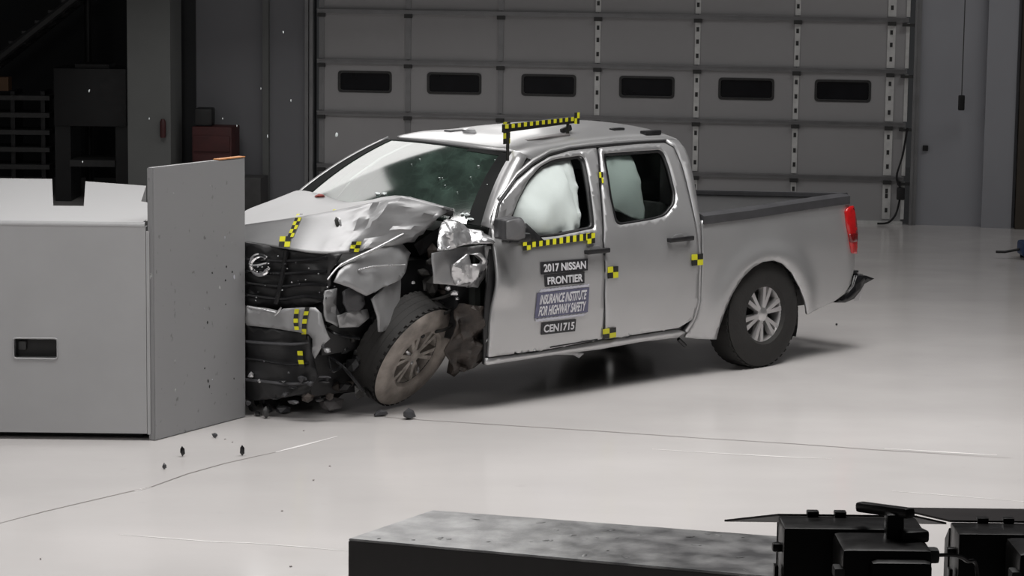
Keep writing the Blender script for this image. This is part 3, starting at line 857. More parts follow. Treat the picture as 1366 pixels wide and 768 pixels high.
# dark underside lip of the folded hood corner
raw('hood_underside', [tX(607, 281, 2.83), tX(590, 300, 2.9), tX(566, 316, 3.0), tX(552, 326, 3.1), tX(560, 341, 3.0), tX(577, 332, 2.9), tX(596, 300, 2.84)], [(0, 1, 2, 3, 4, 5, 6)], black_plastic, T)

def sheet(name, px, Y, m, amp=.03, sc=7, seed=1, step=.035, thick=.008, slope=(0, 0), bulge=0, angle=30, parent=None, holes=()):
    """bent sheet: outline measured on the plane local y = Y (+ slope terms), crumpled with noise"""
    P = [tY(u, v, Y) for u, v in px]
    x0 = sum(p.x for p in P)/len(P); z0 = sum(p.z for p in P)/len(P)
    poly = [(p.x, p.z) for p in P]
    def fm2(x, z):
        q = Vector((x, Y + slope[0]*(x-x0) + slope[1]*(z-z0) + bulge*(1-((x-x0)/.35)**2-((z-z0)/.35)**2), z))
        n = noise.noise(Vector((x*sc+seed, z*sc, seed))) + .5*noise.noise(Vector((x*sc*2.4, z*sc*2.4+seed, 3)))
        rdg = abs(noise.noise(Vector((x*sc*.8, z*sc*.8, seed+9))))
        return q + Vector((.15*n*amp, n*amp - rdg*amp, .15*n*amp))
    hs = [[tuple(tY(u, v, Y))[::2] for u, v in h] for h in holes]
    return panel(name, poly, hs, fm2, m, parent or T, step, thick, True, angle, flip=True)
# near front fender, folded forward
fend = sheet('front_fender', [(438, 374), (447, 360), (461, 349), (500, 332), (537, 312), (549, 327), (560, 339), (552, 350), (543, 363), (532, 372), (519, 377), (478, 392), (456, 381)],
      .60, bent_silver_dim, .022, 5, 2, .03, .012, (.15, -.35), .02, 30)
sheet('fender_flange', [(488, 397), (517, 377), (541, 366), (536, 400), (523, 439), (500, 441), (496, 420)], .58, bent_silver_dim, .02, 6, 17, .03, .012, (.25, -.1), .03, 30)
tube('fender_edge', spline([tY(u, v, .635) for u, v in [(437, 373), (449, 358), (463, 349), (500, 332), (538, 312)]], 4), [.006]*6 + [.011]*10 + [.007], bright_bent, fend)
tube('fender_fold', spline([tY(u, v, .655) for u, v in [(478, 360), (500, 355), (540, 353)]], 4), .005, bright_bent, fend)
sheet('fender_fragment', [(431, 404), (436, 388), (452, 384), (450, 408), (456, 420), (452, 436), (437, 428)], .50, bent_silver_dim, .03, 9, 4, .03)
sheet('fender_fragment', [(451, 421), (470, 416), (492, 412), (495, 424), (480, 436), (455, 437)], .56, bent_silver_dim, .03, 9, 5, .03)
fl_ = sheet('fog_lamp', [(453, 388), (460, 384), (471, 384), (481, 392), (483, 405), (475, 414), (462, 415), (454, 404)], .56, grey_plastic, .02, 9, 6, .03, .02, bulge=.04)
# crumpled cowl and inner fender by the door
sheet('cowl_panel', [(578, 333), (590, 312), (598, 298), (609, 293), (619, 297), (628, 304), (642, 307), (657, 316), (656, 323), (628, 324), (597, 331)], .86, bright_bent, .06, 9, 7, .022, .01, (0, -.6), 0, 28)
inner = sheet('inner_fender', [(577, 338), (600, 331), (657, 325), (655, 338), (652, 358), (642, 372), (635, 383), (609, 381), (592, 379), (577, 378)], .80, bent_silver_dim, .02, 5, 8, .022, .01, (0, 0), .03, 28,
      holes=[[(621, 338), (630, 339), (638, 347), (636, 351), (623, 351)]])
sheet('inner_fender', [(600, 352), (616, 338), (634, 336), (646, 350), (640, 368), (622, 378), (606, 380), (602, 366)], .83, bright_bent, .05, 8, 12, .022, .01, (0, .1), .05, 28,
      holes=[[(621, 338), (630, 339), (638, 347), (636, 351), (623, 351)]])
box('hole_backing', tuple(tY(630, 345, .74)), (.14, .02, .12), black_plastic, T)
sheet('door_hinge_strip', [(648, 328), (655, 328), (656, 360), (655, 392), (656, 412), (651, 412), (650, 360)], .87, bent_silver_dim, .015, 7, 9, .03, .012)
sheet('dark_gap_panel', [(652, 326), (664, 326), (662, 420), (650, 420)], .84, black_plastic, .0, 7, 9, .05, .01)  # black sheet standing in for the shade in the door gap
# black core of the engine bay with mangled bits
bm = bmesh.new()
bx(bm, Vector((3.30, -.18, .72)), (.95, 1.15, .58), None, .05)
bx(bm, Vector((2.78, .30, .72)), (.22, .85, .52), None, .05)
bx(bm, Vector((3.32, -.25, .30)), (.90, 1.05, .36), None, .05)
core = from_bm('engine_bay', bm, black_plastic, T, True)
for v in core.data.vertices: v.co = crumple(v.co.copy(), .03, 4, 3)
rnd = random.Random(5)
def junk(name, u, v, X, size, m, seed):
    return shard(name, tX(u, v, X), size, m, T, seed, rot=Matrix.Rotation(rnd.uniform(-1, 1), 3, 'X') @ Matrix.Rotation(rnd.uniform(-1, 1), 3, 'Y') @ Matrix.Rotation(rnd.uniform(0, 3), 3, 'Z'))
for i in range(46):
    u, v = rnd.uniform(425, 500), rnd.uniform(380, 525)
    junk('engine_fragment', u, v, rnd.uniform(3.36, 3.62) - max(0, u-460)*.004, (rnd.uniform(.05, .2), rnd.uniform(.05, .16), rnd.uniform(.03, .12)), rnd.choice([black_plastic, under, liner, black_gloss, black_plastic]), 100+i)
for i in range(22):
    u, v = rnd.uniform(592, 650), rnd.uniform(388, 492)
    shard('suspension_fragment', tY(max(u, 606), v, rnd.uniform(.30, .55)), (rnd.uniform(.08, .22), rnd.uniform(.06, .16), rnd.uniform(.06, .2)), rnd.choice([liner, under, black_plastic]), T, 300+i)
for i in range(14):
    u, v = rnd.uniform(554, 600), rnd.uniform(336, 398)
    shard('suspension_fragment', tY(u, v, rnd.uniform(.50, .62)), (rnd.uniform(.08, .2), .1, rnd.uniform(.06, .18)), rnd.choice([liner, black_plastic, under]), T, 500+i)
sheet('torn_wheel_liner', [(612, 404), (640, 408), (660, 412), (670, 428), (673, 444), (664, 457), (652, 462), (648, 478), (636, 492), (612, 497), (600, 470), (606, 440)], .80, liner, .09, 7, 14, .025, .012, (0, .2), .05, 25)
for k in range(4):
    tube('liner_rib', [tY(646+k*6, 458-k*3, .86), tY(655+k*5, 446-k*3, .88)], .006, bright_bent, T, 6)
for i, (u, v, Y, s) in enumerate([(598, 384, .80, .05), (606, 391, .82, .06), (551, 377, .66, .035), (610, 398, .8, .04)]):
    shard('strut_mount', tY(u, v, Y), (s, s, s*.8), bright_bent, T, 600+i)
tube('coil_spring', [tY(588, 420, .62) + Vector((.07*math.cos(a), .07*math.sin(a), .035*a/2)) for a in np.linspace(-6, 14, 80)], .011, under, T, 6)
for q in range(5):
    a = tX(rnd.uniform(415, 445), rnd.uniform(425, 480), 3.74); b = a + Vector((rnd.uniform(-.2, .1), rnd.uniform(-.1, .25), rnd.uniform(-.2, .1)))
    tube('broken_hose', spline([a, (a+b)/2 + Vector((.05, .03, rnd.uniform(-.06, .06))), b], 5), .010, black_gloss, T, 6)

# ---- grille, emblem, bumper, lower valance on the turned front face
FA, FB = Vector((4.06, 0)), Vector((3.76, .62))
fn = Vector((-(FB-FA).y, (FB-FA).x)).normalized()*-1
def tf(u, v, out=0.0):
    p = TRUCK + HX*FA.x + HY*FA.y
    n3 = HX*fn.x + HY*fn.y
    return loc(on_plane(u, v, p + n3*out, n3))
def fsheet(name, px, m, amp=.015, seed=1, out=0.0, step=.035, thick=.012, sc=9, parent=None, holes=(), angle=30):
    d = (FB-FA).normalized()
    def uv(u, v):
        p = tf(u, v, out); return ((Vector((p.x, p.y))-FA).dot(d), p.z)
    poly = [uv(u, v) for u, v in px]
    def fm2(a, z):
        q = FA + d*a + fn*out
        n = noise.noise(Vector((a*sc+seed, z*sc, seed)))
        return Vector((q.x + fn.x*n*amp, q.y + fn.y*n*amp, z + .2*n*amp))
    return panel(name, poly, [[uv(*h) for h in hh] for hh in holes], fm2, m, parent or T, step, thick, True, angle)
gr = fsheet('grille', [(322, 322), (330, 324), (383, 331), (420, 337), (456, 338), (450, 350), (440, 362), (441, 380), (436, 388), (428, 402), (400, 410), (365, 408), (328, 407), (322, 406)], black_plastic, .03, 3, -.03, .05)
# grille slats bent out of line
for k, y in enumerate((346, 362, 378, 394)):
    tube('grille_bar', spline([tf(u, y+dy, 0.0) for u, dy in ((326, -1), (335, 0), (375, 2+k), (405, 1), (436, -2+k*2))], 4), .012, black_gloss, gr, 6)
tube('grille_bar', [tf(382, 334, .01), tf(376, 370, .01), tf(368, 405, .01)], .016, black_gloss, gr, 6)
box('grille_frame', (3.95, -.30, .93), (.08, .54, .30), black_plastic, T, bevel=.02)
box('lower_valance', (3.93, -.46, .34), (.10, .86, .34), black_plastic, T, bevel=.03)
# round emblem, knocked askew
em = bmesh.new()
ec = [tf(347 + 12*math.cos(a), 353 + 12.5*math.sin(a), .035 + .01*math.sin(a*2)) for a in np.linspace(.25, 2*PI-.75, 24)]
tube_into(em, ec, [.013 + .006*abs(math.sin(k*.3)) for k in range(24)], 8)
tube_into(em, [tf(336, 354, .04), tf(347, 353, .045), tf(359, 350, .035)], .008, 6)
from_bm('emblem', em, chrome, gr, True)
for i in range(26):
    u, v = rnd.uniform(332, 450), rnd.uniform(336, 404)
    shard('grille_crumb', tf(u, v, .02), (.014, .014, .012), bright_bent if i % 2 else grey_plastic, gr, 700+i)
bp_ = fsheet('front_bumper', [(329, 409), (331, 409), (352, 411), (372, 415), (378, 412), (402, 410), (420, 410), (428, 418), (431, 430), (436, 444), (440, 452), (428, 464), (420, 478), (416, 470), (417, 452), (412, 446), (398, 443), (360, 437), (331, 434), (329, 433)], bent_silver_dim, .03, 8, .02, .035, .012, 7)
tube('bumper_edge', [tf(u, v, .045) for u, v in [(330, 409), (333, 410), (352, 413), (368, 417)]], [.010, .012, .010, .006], bright_bent, bp_)
tube('bumper_edge', [tf(u, v, .05) for u, v in [(366, 421), (371, 416), (375, 410)]], [.004, .009, .005], bright_bent, bp_)
lv = fsheet('lower_valance', [(324, 431), (330, 432), (398, 441), (415, 448), (418, 478), (424, 500), (410, 524), (380, 530), (340, 534), (324, 532)], black_plastic, .035, 10, -.02, .05, .012, 6)
for k, (y0, y1) in enumerate(((455, 459), (478, 486), (506, 512))):
    tube('valance_bar', spline([tf(326, y0, .0), tf(345, y0+2, .02), tf(385, y1, .01), tf(412, y1-2, -.01)], 4), .010, grey_plastic if k != 1 else black_gloss, lv, 6)
for i, (u, v, s) in enumerate([(436, 467, .055), (431, 462, .03), (335, 500, .05), (346, 508, .03), (352, 482, .015), (402, 505, .06), (414, 512, .05), (385, 497, .02)]):
    shard('valance_fragment', tf(u, v, .03), (s*1.2, s, s), bright_bent if i in (0, 2, 3) else grey_plastic, lv, 750+i)
for i in range(14):
    u, v = rnd.uniform(330, 440), rnd.uniform(500, 538)
    shard('valance_fragment', tf(u, v, rnd.uniform(-.05, .05)), (rnd.uniform(.04, .14), rnd.uniform(.03, .1), rnd.uniform(.02, .07)), rnd.choice([black_plastic, grey_plastic, liner]), lv, 780+i)
# far front fender and lamp, hidden from the photograph's side
ff_ = [(2.76, .36), (2.78, 1.22), (3.2, 1.18), (3.88, 1.02), (3.98, .80), (3.72, .72)]
ff_ += [(3.18 + .50*math.cos(a), .40 + .50*math.sin(a)) for a in np.linspace(.7, PI, 10)]
panel('front_fender', ff_, [], lambda x, z: Vector((x, -(.90 - .10*max(0, x-3.5)), z)), silver, T, .07, .012)
box('head_lamp', (3.97, -.66, .93), (.10, .36, .20), chrome, T, bevel=.04)
box('front_bumper_bar', (4.00, -.48, .66), (.14, .84, .20), silver, T, bevel=.05)

# ================================================================== marker stickers and decals on the truck
def checker(name, corners, nx, ny, parent, out, phase=0, th=.004):
    """flat checkered marker: corners TL,TR,BR,BL in local space"""
    tl_, tr_, br_, bl_ = corners
    v = []; f = []; mi = []
    n = (tr_-tl_).cross(bl_-tl_).normalized()
    if n.dot(out) < 0: n = -n
    for j in range(ny+1):
        for i in range(nx+1):
            v.append(tl_.lerp(tr_, i/nx).lerp(bl_.lerp(br_, i/nx), j/ny) + n*th)
    for j in range(ny):
        for i in range(nx):
            f.append((j*(nx+1)+i, j*(nx+1)+i+1, (j+1)*(nx+1)+i+1, (j+1)*(nx+1)+i)); mi.append((i+j+phase) % 2)
    o = raw(name, v, f, [yellow, mblack], parent, False, fm=mi)
    s = o.modifiers.new('thickness', 'SOLIDIFY'); s.thickness = .003; s.offset = -1
    return o
def side_pt(u, v, off=.006):
    x, z = sd(u, v, off); return Vector((x, S(z)+off, z))
OUT = Vector((0, 1, 0))
for name, q, par in (('target_marker', [(810, 356), (824, 354.5), (824, 370), (810, 371.5)], T), ('target_marker', [(922, 339.5), (937, 338), (937, 353), (922, 354.5)], T),
                     ('target_marker', [(803.5, 439), (821, 436), (821, 449), (803.5, 452)], T), ('target_marker', [(798.5, 230), (803.5, 229.5), (804.5, 244.5), (799.5, 245)], T)):
    checker(name, [side_pt(*c) for c in q], 2, 2, par, OUT)
# striped tape under the driver's window
P0, P1 = (700, 327), (790, 314)
for k in range(1):
    tlp = [side_pt(P0[0], P0[1]-2.5, .010), side_pt(P1[0], P1[1]-4, .010), side_pt(P1[0], P1[1]+5.5, .010), side_pt(P0[0], P0[1]+4, .010)]
    checker('striped_tape', tlp, 20, 1, T, OUT)
checker('target_marker', [side_pt(697, 322, .014), side_pt(707, 320.5, .014), side_pt(707, 333, .014), side_pt(697, 334.5, .014)], 2, 2, T, OUT)
checker('target_marker', [side_pt(783, 312, .014), side_pt(793, 310.5, .014), side_pt(793, 324, .014), side_pt(783, 325.5, .014)], 2, 2, T, OUT, 1)
# hood tape
def ribbon_on(name, pts, wpx, fn3, nseg, cols, parent, out, phase=0):
    """tape laid along picture points over a curved sheet, alternating squares"""
    v = []; f = []; mi = []
    for i in range(nseg+1):
        t = i/nseg*(len(pts)-1); k = min(int(t), len(pts)-2); fr = t-k
        u = pts[k][0]*(1-fr) + pts[k+1][0]*fr; w = pts[k][1]*(1-fr) + pts[k+1][1]*fr
        for c in range(cols+1): v.append(fn3(u - wpx/2 + wpx*c/cols, w) )
    for i in range(nseg):
        for c in range(cols):
            f.append((i*(cols+1)+c, i*(cols+1)+c+1, (i+1)*(cols+1)+c+1, (i+1)*(cols+1)+c)); mi.append((i+c+phase) % 2)
    o = raw(name, v, f, [yellow, mblack], parent, False, fm=mi)
    return o
import mathutils.bvhtree as bvh
bpy.context.view_layer.update()
dg = bpy.context.evaluated_depsgraph_get()
def cast_fn(obj, lift):
    bm = bmesh.new(); bm.from_object(obj, dg); tree = bvh.BVHTree.FromBMesh(bm); bm.free()
    eye = loc(EYE)
    def fnx(u, v):
        d = ray(u, v); dl = Vector((d.dot(HX), d.dot(HY), d.z)).normalized()
        h = tree.ray_cast(eye, dl)
        return (h[0] - dl*lift) if h[0] else tX(u, v, 3.9)
    return fnx
on_hood = cast_fn(hood, .012)
ribbon_on('striped_tape', [(400, 285), (394, 300), (387, 316)], 8, on_hood, 6, 2, T, None)
ribbon_on('target_marker', [(381, 315), (379, 329)], 15, on_hood, 2, 2, T, None)
ribbon_on('target_marker', [(476, 322), (472, 336)], 13, on_hood, 3, 2, T, None, 1)
p = on_hood(450, 297); shard('hood_hole_patch', p, (.05, .02, .09), mblack, T, 51, rot=Matrix.Rotation(.4, 3, 'X'))  # solid black chunk in place of a hole's dark inside
p = on_hood(453, 296); shard('hood_tear', p, (.025, .02, .08), bright_bent, T, 52, rot=Matrix.Rotation(.4, 3, 'X'))
p = on_hood(446, 280); shard('tape_scrap', p, (.05, .03, .01), yellow, T, 53)
on_ws = cast_fn(WS, .012)
for k, (u, v, sz) in enumerate([(512, 258, .05), (503, 258, .035), (560, 212, .012), (549, 219, .01), (586, 237, .016), (590, 237, .012), (638, 221, .02), (628, 236, .012), (623, 286, .05), (628, 292, .05), (617, 285, .03), (594, 247, .012), (650, 246, .012), (670, 254, .012), (610, 256, .01), (660, 213, .012)]):
    p = on_ws(u, v); shard('glass_fragment', p, (sz, sz*1.3, sz*.5), glass_bit, WS, 400+k)
on_bump = cast_fn(bp_, .012)
ribbon_on('striped_tape', [(396, 412), (394, 428), (396, 440)], 6, on_bump, 5, 1, T, None)
ribbon_on('striped_tape', [(410, 410), (406, 428), (405, 453)], 6, on_bump, 7, 1, T, None, 1)
on_val = cast_fn(lv, .03)
ribbon_on('striped_tape', [(400, 468), (401, 480), (403, 491)], 7, on_val, 4, 1, T, None)

# roof marker bar on feet
def roof_pt(u, v, z):
    return loc(gnd(u, v, z))
ZR = 1.90
A_ = roof_pt(673, 166, ZR); B_ = roof_pt(768, 155.5, ZR)
za_, zb_ = roof_z(A_.x, A_.y), roof_z(B_.x, B_.y)
d_ = (B_-A_).normalized(); nrm = Vector((-d_.y, d_.x, 0))
if nrm.y < 0: nrm = -nrm
bar = bmesh.new()
q = [A_ + Vector((0, 0, -.055)), B_ + Vector((0, 0, -.045)), B_, A_]
vv = [bar.verts.new(p + nrm*w) for w in (0.0, -.02) for p in q]
for a in ((0, 1, 2, 3), (7, 6, 5, 4), (0, 4, 5, 1), (1, 5, 6, 2), (2, 6, 7, 3), (3, 7, 4, 0)): bar.faces.new([vv[i] for i in a])
rbar = from_bm('roof_marker_bar', bar, mblack, T)
checker('striped_tape', [A_ + nrm*.001, B_ + nrm*.001, B_ + nrm*.001 - Vector((0, 0, .028)), A_ + nrm*.001 - Vector((0, 0, .028))], 24, 1, rbar, OUT)
checker('target_marker', [roof_pt(669, 163, ZR)+nrm*.01, roof_pt(678, 162, ZR)+nrm*.01, roof_pt(678, 162, ZR)+nrm*.01-Vector((0, 0, .15)), roof_pt(669, 163, ZR)+nrm*.01-Vector((0, 0, .15))], 2, 4, rbar, OUT)
checker('target_marker', [B_ + nrm*.01 + Vector((.03, 0, .03)), B_ + nrm*.01 + Vector((-.02, 0, .03)), B_ + nrm*.01 + Vector((-.02, 0, -.05)), B_ + nrm*.01 + Vector((.03, 0, -.05))], 2, 2, rbar, OUT, 1)
for t in (.06, .90):
    p = A_.lerp(B_, t); zt = roof_z(p.x, p.y)
    tube('bar_foot', [Vector((p.x, p.y-.01, zt-.01)), Vector((p.x, p.y-.01, ZR-.03))], .012, mblack, rbar)
# low fittings on the roof: rack plugs, antenna base, lifted panel tear
bpy.context.view_layer.update()
dg = bpy.context.evaluated_depsgraph_get()
on_roof = cast_fn(roof, 0.0)
for (u, v, l, w, h) in ((868, 179, .16, .07, .035), (823, 173, .12, .05, .02)):
    p = on_roof(u, v)
    box('rack_mount', (p.x, p.y, p.z + h/2 - .006), (l, w, h), black_plastic, T, bevel=.01)
p = on_roof(755, 176); box('roof_antenna', (p.x, p.y, p.z+.018), (.10, .03, .045), black_plastic, T, Matrix.Rotation(.3, 3, 'Y'), .012)
p = on_roof(726, 183); box('roof_dark_patch', (p.x, p.y, p.z), (.42, .10, .012), mat('roof_patch_grey', (.16, .15, .15), .5), T, Matrix.Rotation(.06, 3, 'Y'), .004)  # grey slab stands in for a patch of shadow and reflection on the roof
p = on_roof(626, 177); shard('roof_fragment', p + Vector((0, 0, .012)), (.13, .07, .05), bright_bent, T, 41)
p = on_roof(612, 174); box('roof_fragment', p, (.22, .07, .012), grey_plastic, T, bevel=.003)
p = loc(gnd(426, 264, 1.36)); shard('red_tape_scrap', Vector((p.x, p.y, 1.375)), (.12, .08, .03), mat('scrap_red', (.30, .05, .04), .6, 0, .2), T, 43)

# door decals: text is laid out in the plane of the door (x to the right is -X local)
def decal(name, q, m, lines, lm, shear=0, bold=1.5):
    P = [side_pt(*c, .008) for c in q]
    xl, xr = (P[0].x+P[3].x)/2, (P[1].x+P[2].x)/2
    v = [p for p in P]
    o = raw(name, v, [(3, 2, 1, 0)], m, T)
    s = o.modifiers.new('thickness', 'SOLIDIFY'); s.thickness = .004; s.offset = 0
    n = len(lines)
    for i, (txt, f0, f1) in enumerate(lines):
        cu = bpy.data.curves.new('lettering', 'FONT'); cu.body = txt; cu.size = 1; cu.extrude = 0; cu.offset = .022*bold; cu.shear = shear
        to = bpy.data.objects.new('tmp', cu); C.objects.link(to)
        bpy.context.view_layer.update()
        me = bpy.data.meshes.new_from_object(to.evaluated_get(bpy.context.evaluated_depsgraph_get()))
        bpy.data.objects.remove(to)
        xs_ = [w.co.x for w in me.vertices]; ys_ = [w.co.y for w in me.vertices]
        x0, x1, y0, y1 = min(xs_), max(xs_), min(ys_), max(ys_)
        for w in me.vertices:
            a = .05 + .90*(w.co.x-x0)/(x1-x0); b = f0 + (f1-f0)*(y1-w.co.y)/(y1-y0)
            w.co = P[0].lerp(P[1], a).lerp(P[3].lerp(P[2], a), b) + Vector((0, .0055, 0))
        link('lettering', me, lm, o)
    return o
decal('name_decal', [(721, 349.5), (784, 344.5), (784, 360.5), (722, 366)], decal_black, [('2017 NISSAN', .18, .84)], letter_white)
decal('name_decal', [(726.5, 367), (779.5, 361.5), (779.5, 377.5), (727.5, 382.5)], decal_black, [('FRONTIER', .18, .84)], letter_white)
decal('institute_decal', [(717, 391), (786, 383), (784, 416), (713.5, 424.5)], decal_blue, [('INSURANCE INSTITUTE', .08, .47), ('FOR HIGHWAY SAFETY', .54, .93)], letter_white, .25, 1.5)
decal('test_number_decal', [(723, 430.5), (768.5, 425.5), (767, 441.5), (722, 446.5)], decal_black, [('CEN1715', .18, .84)], letter_white)
for q in ([(722, 385.5), (786, 378.5), (786, 382.5), (719, 390.5)], [(713.5, 425), (783, 417), (778, 421.5), (715, 429.5)]):
    P = [side_pt(*c, .008) for c in q]; v = []; f = []
    n = 26
    for i in range(n+1):
        jg = .25*(i % 2)
        a = P[0].lerp(P[1], i/n); b = P[3].lerp(P[2], i/n)
        v += [a.lerp(b, jg), b.lerp(a, .25-jg)]
    for i in range(n): f.append((2*i+1, 2*i+3, 2*i+2, 2*i))
    o = raw('decal_border', v, f, decal_pale, T)
    s = o.modifiers.new('thickness', 'SOLIDIFY'); s.thickness = .004; s.offset = 0
# crease along the sill, its dark line drawn as a black tube
tube('sill_crease', [side_pt(u, v, .004) for u, v in [(734, 463), (765, 458), (797, 452.5)]], .0045, black_plastic, T, 6)

# ================================================================== BARRIER
B = thing('crash_barrier', 'massive grey painted crash barrier block with upright scuffed end plate', 'barrier', (-2.6, 15.9, 0))
bl = lambda p: Vector(p) - Vector((-2.6, 15.9, 0))
N_, F_ = Vector((-2.225, 15.684, 0)), Vector((-1.744, 16.525, 0))
dn = (F_-N_).normalized(); lf = Vector((-dn.y, dn.x, 0))
def prism(name, pts, z0, z1, m, parent, bevel=0):
    bm = bmesh.new()
    a = [bm.verts.new((p[0], p[1], z0)) for p in pts]; b = [bm.verts.new((p[0], p[1], z1)) for p in pts]
    bm.faces.new(list(reversed(a))); bm.faces.new(b)
    for i in range(len(pts)):
        j = (i+1) % len(pts); bm.faces.new((a[i], a[j], b[j], b[i]))
    if bevel: bmesh.ops.bevel(bm, geom=list(bm.edges), offset=bevel, segments=2, affect='EDGES')
    return from_bm(name, bm, m, parent, bevel > 0)
pt_ = [bl(N_), bl(F_), bl(F_+lf*.05), bl(N_+lf*.05)]
plate = prism('end_plate', pt_, .0, 1.715, plate_m, B, .006)
e0 = F_ - dn*.28
prism('plate_edge_mark', [bl(e0), bl(F_), bl(F_+lf*.05), bl(e0+lf*.05)], 1.716, 1.722, orange_mark, plate)
prism('body', [bl((-9, 15.80, 0)), bl((-2.30, 15.80, 0)), bl((-1.90, 16.40, 0)), bl((-2.06, 16.66, 0)), bl((-9, 16.66, 0))], .05, 1.37, barrier_grey, B)
prism('body_block', [bl((-9, 16.66, 0)), bl((-3.02, 16.66, 0)), bl((-3.36, 18.5, 0)), bl((-9, 18.5, 0))], .05, 1.37, barrier_grey, B)
prism('body_block', [bl((-2.82, 16.66, 0)), bl((-2.20, 16.66, 0)), bl((-2.50, 17.05, 0)), bl((-2.62, 18.12, 0)), bl((-3.10, 18.4, 0))], .05, 1.365, barrier_grey, B)
prism('trough_floor', [bl((-3.02, 16.66, 0)), bl((-2.82, 16.66, 0)), bl((-3.10, 18.4, 0)), bl((-3.36, 18.5, 0))], .05, .95, barrier_grey, B)
prism('plinth', [bl((-9, 15.82, 0)), bl((-2.32, 15.82, 0)), bl((-2.0, 16.4, 0)), bl((-2.7, 17.1, 0)), bl((-2.7, 18.0, 0)), bl((-9, 18.0, 0))], 0, .05, dark_slot, B)
slot = rounded([(-3.105, .513), (-2.829, .513), (-2.829, .642), (-3.105, .642)], .02)
fp = panel('front_panel', [(-9, .045), (-2.275, .045), (-2.275, 1.345), (-9, 1.345)], [slot], lambda x, z: bl((x, 15.69, z)), barrier_grey, B, .5, .10, False)
box('recess_back', bl((-2.967, 15.785, .578)), (.34, .02, .19), dark_slot, fp)
tube('recess_rim', [bl((x, 15.688, z)) for x, z in slot + slot[:1]], .006, barrier_grey, fp, 6)
box('recess_clip', bl((-3.06, 15.76, .585)), (.05, .03, .06), gear_grey, fp, bevel=.01)
# rounded lip along the top front edge
tube('top_lip', [bl((-9, 15.712, 1.352)), bl((-2.28, 15.712, 1.352))], .024, barrier_grey, B, 12)
box('top_shelf', bl((-5.645, 15.79, 1.363)), (6.7, .14, .022), barrier_grey, B)
shard('gap_rubble', bl((-2.98, 16.85, 1.0)), (.09, .2, .05), gear_grey, B, 9)
box('front_seam', bl((-2.262, 15.70, .68)), (.02, .02, 1.28), barrier_grey, B)
# chips knocked out of the plate
rn = random.Random(12)
for i in range(16):
    t = rn.betavariate(4, 1.6)*.93 + .03; z = rn.choice([rn.uniform(.85, 1.25), rn.uniform(.15, .45), rn.uniform(.2, 1.5)])
    c = N_ + dn*t*(F_-N_).length + Vector((0, 0, z)) - lf*.001
    s = rn.uniform(.006, .018)
    shard('paint_chip', bl(c), (s, s*.5, s*rn.uniform(1, 2.2)), dark_slot if rn.random() < .65 else decal_pale, plate, 900+i, rot=Matrix.Rotation(math.atan2(dn.y, dn.x), 3, 'Z'))

# ================================================================== FOREGROUND
# low platform with a worn top
h_ = .45
a, b = gnd(465, 718, h_), gnd(577, 680, h_)
c2 = gnd(1020, 768, h_); d2 = gnd(1040, 715, h_)
fx = (c2-a).normalized()
PL = thing('low_platform', 'black low platform with flaking grey top in the foreground', 'platform', (a.x, a.y, 0))
o3 = Vector((a.x, a.y, 0)); Lp = 2.05
bk_ = b + (d2-b).normalized()*Lp
fr_ = a + fx*Lp
quad = [a, fr_, bk_, b]
prism('platform_body', [(p-o3) for p in quad], 0, h_-.012, lamp_black, PL)
tp = prism('platform_top', [(p-o3) for p in quad], h_-.012, h_, platform_top_m, PL, .003)
for i in range(34):
    s_ = rn.random(); t_ = rn.random()
    p = a.lerp(fr_, s_).lerp(b.lerp(bk_, s_), .06+.88*t_) - o3
    shard('paint_flake', Vector((p.x, p.y, h_+.001)), (rn.uniform(.02, .07), rn.uniform(.01, .03), .004), platform_top_m, tp, 950+i)

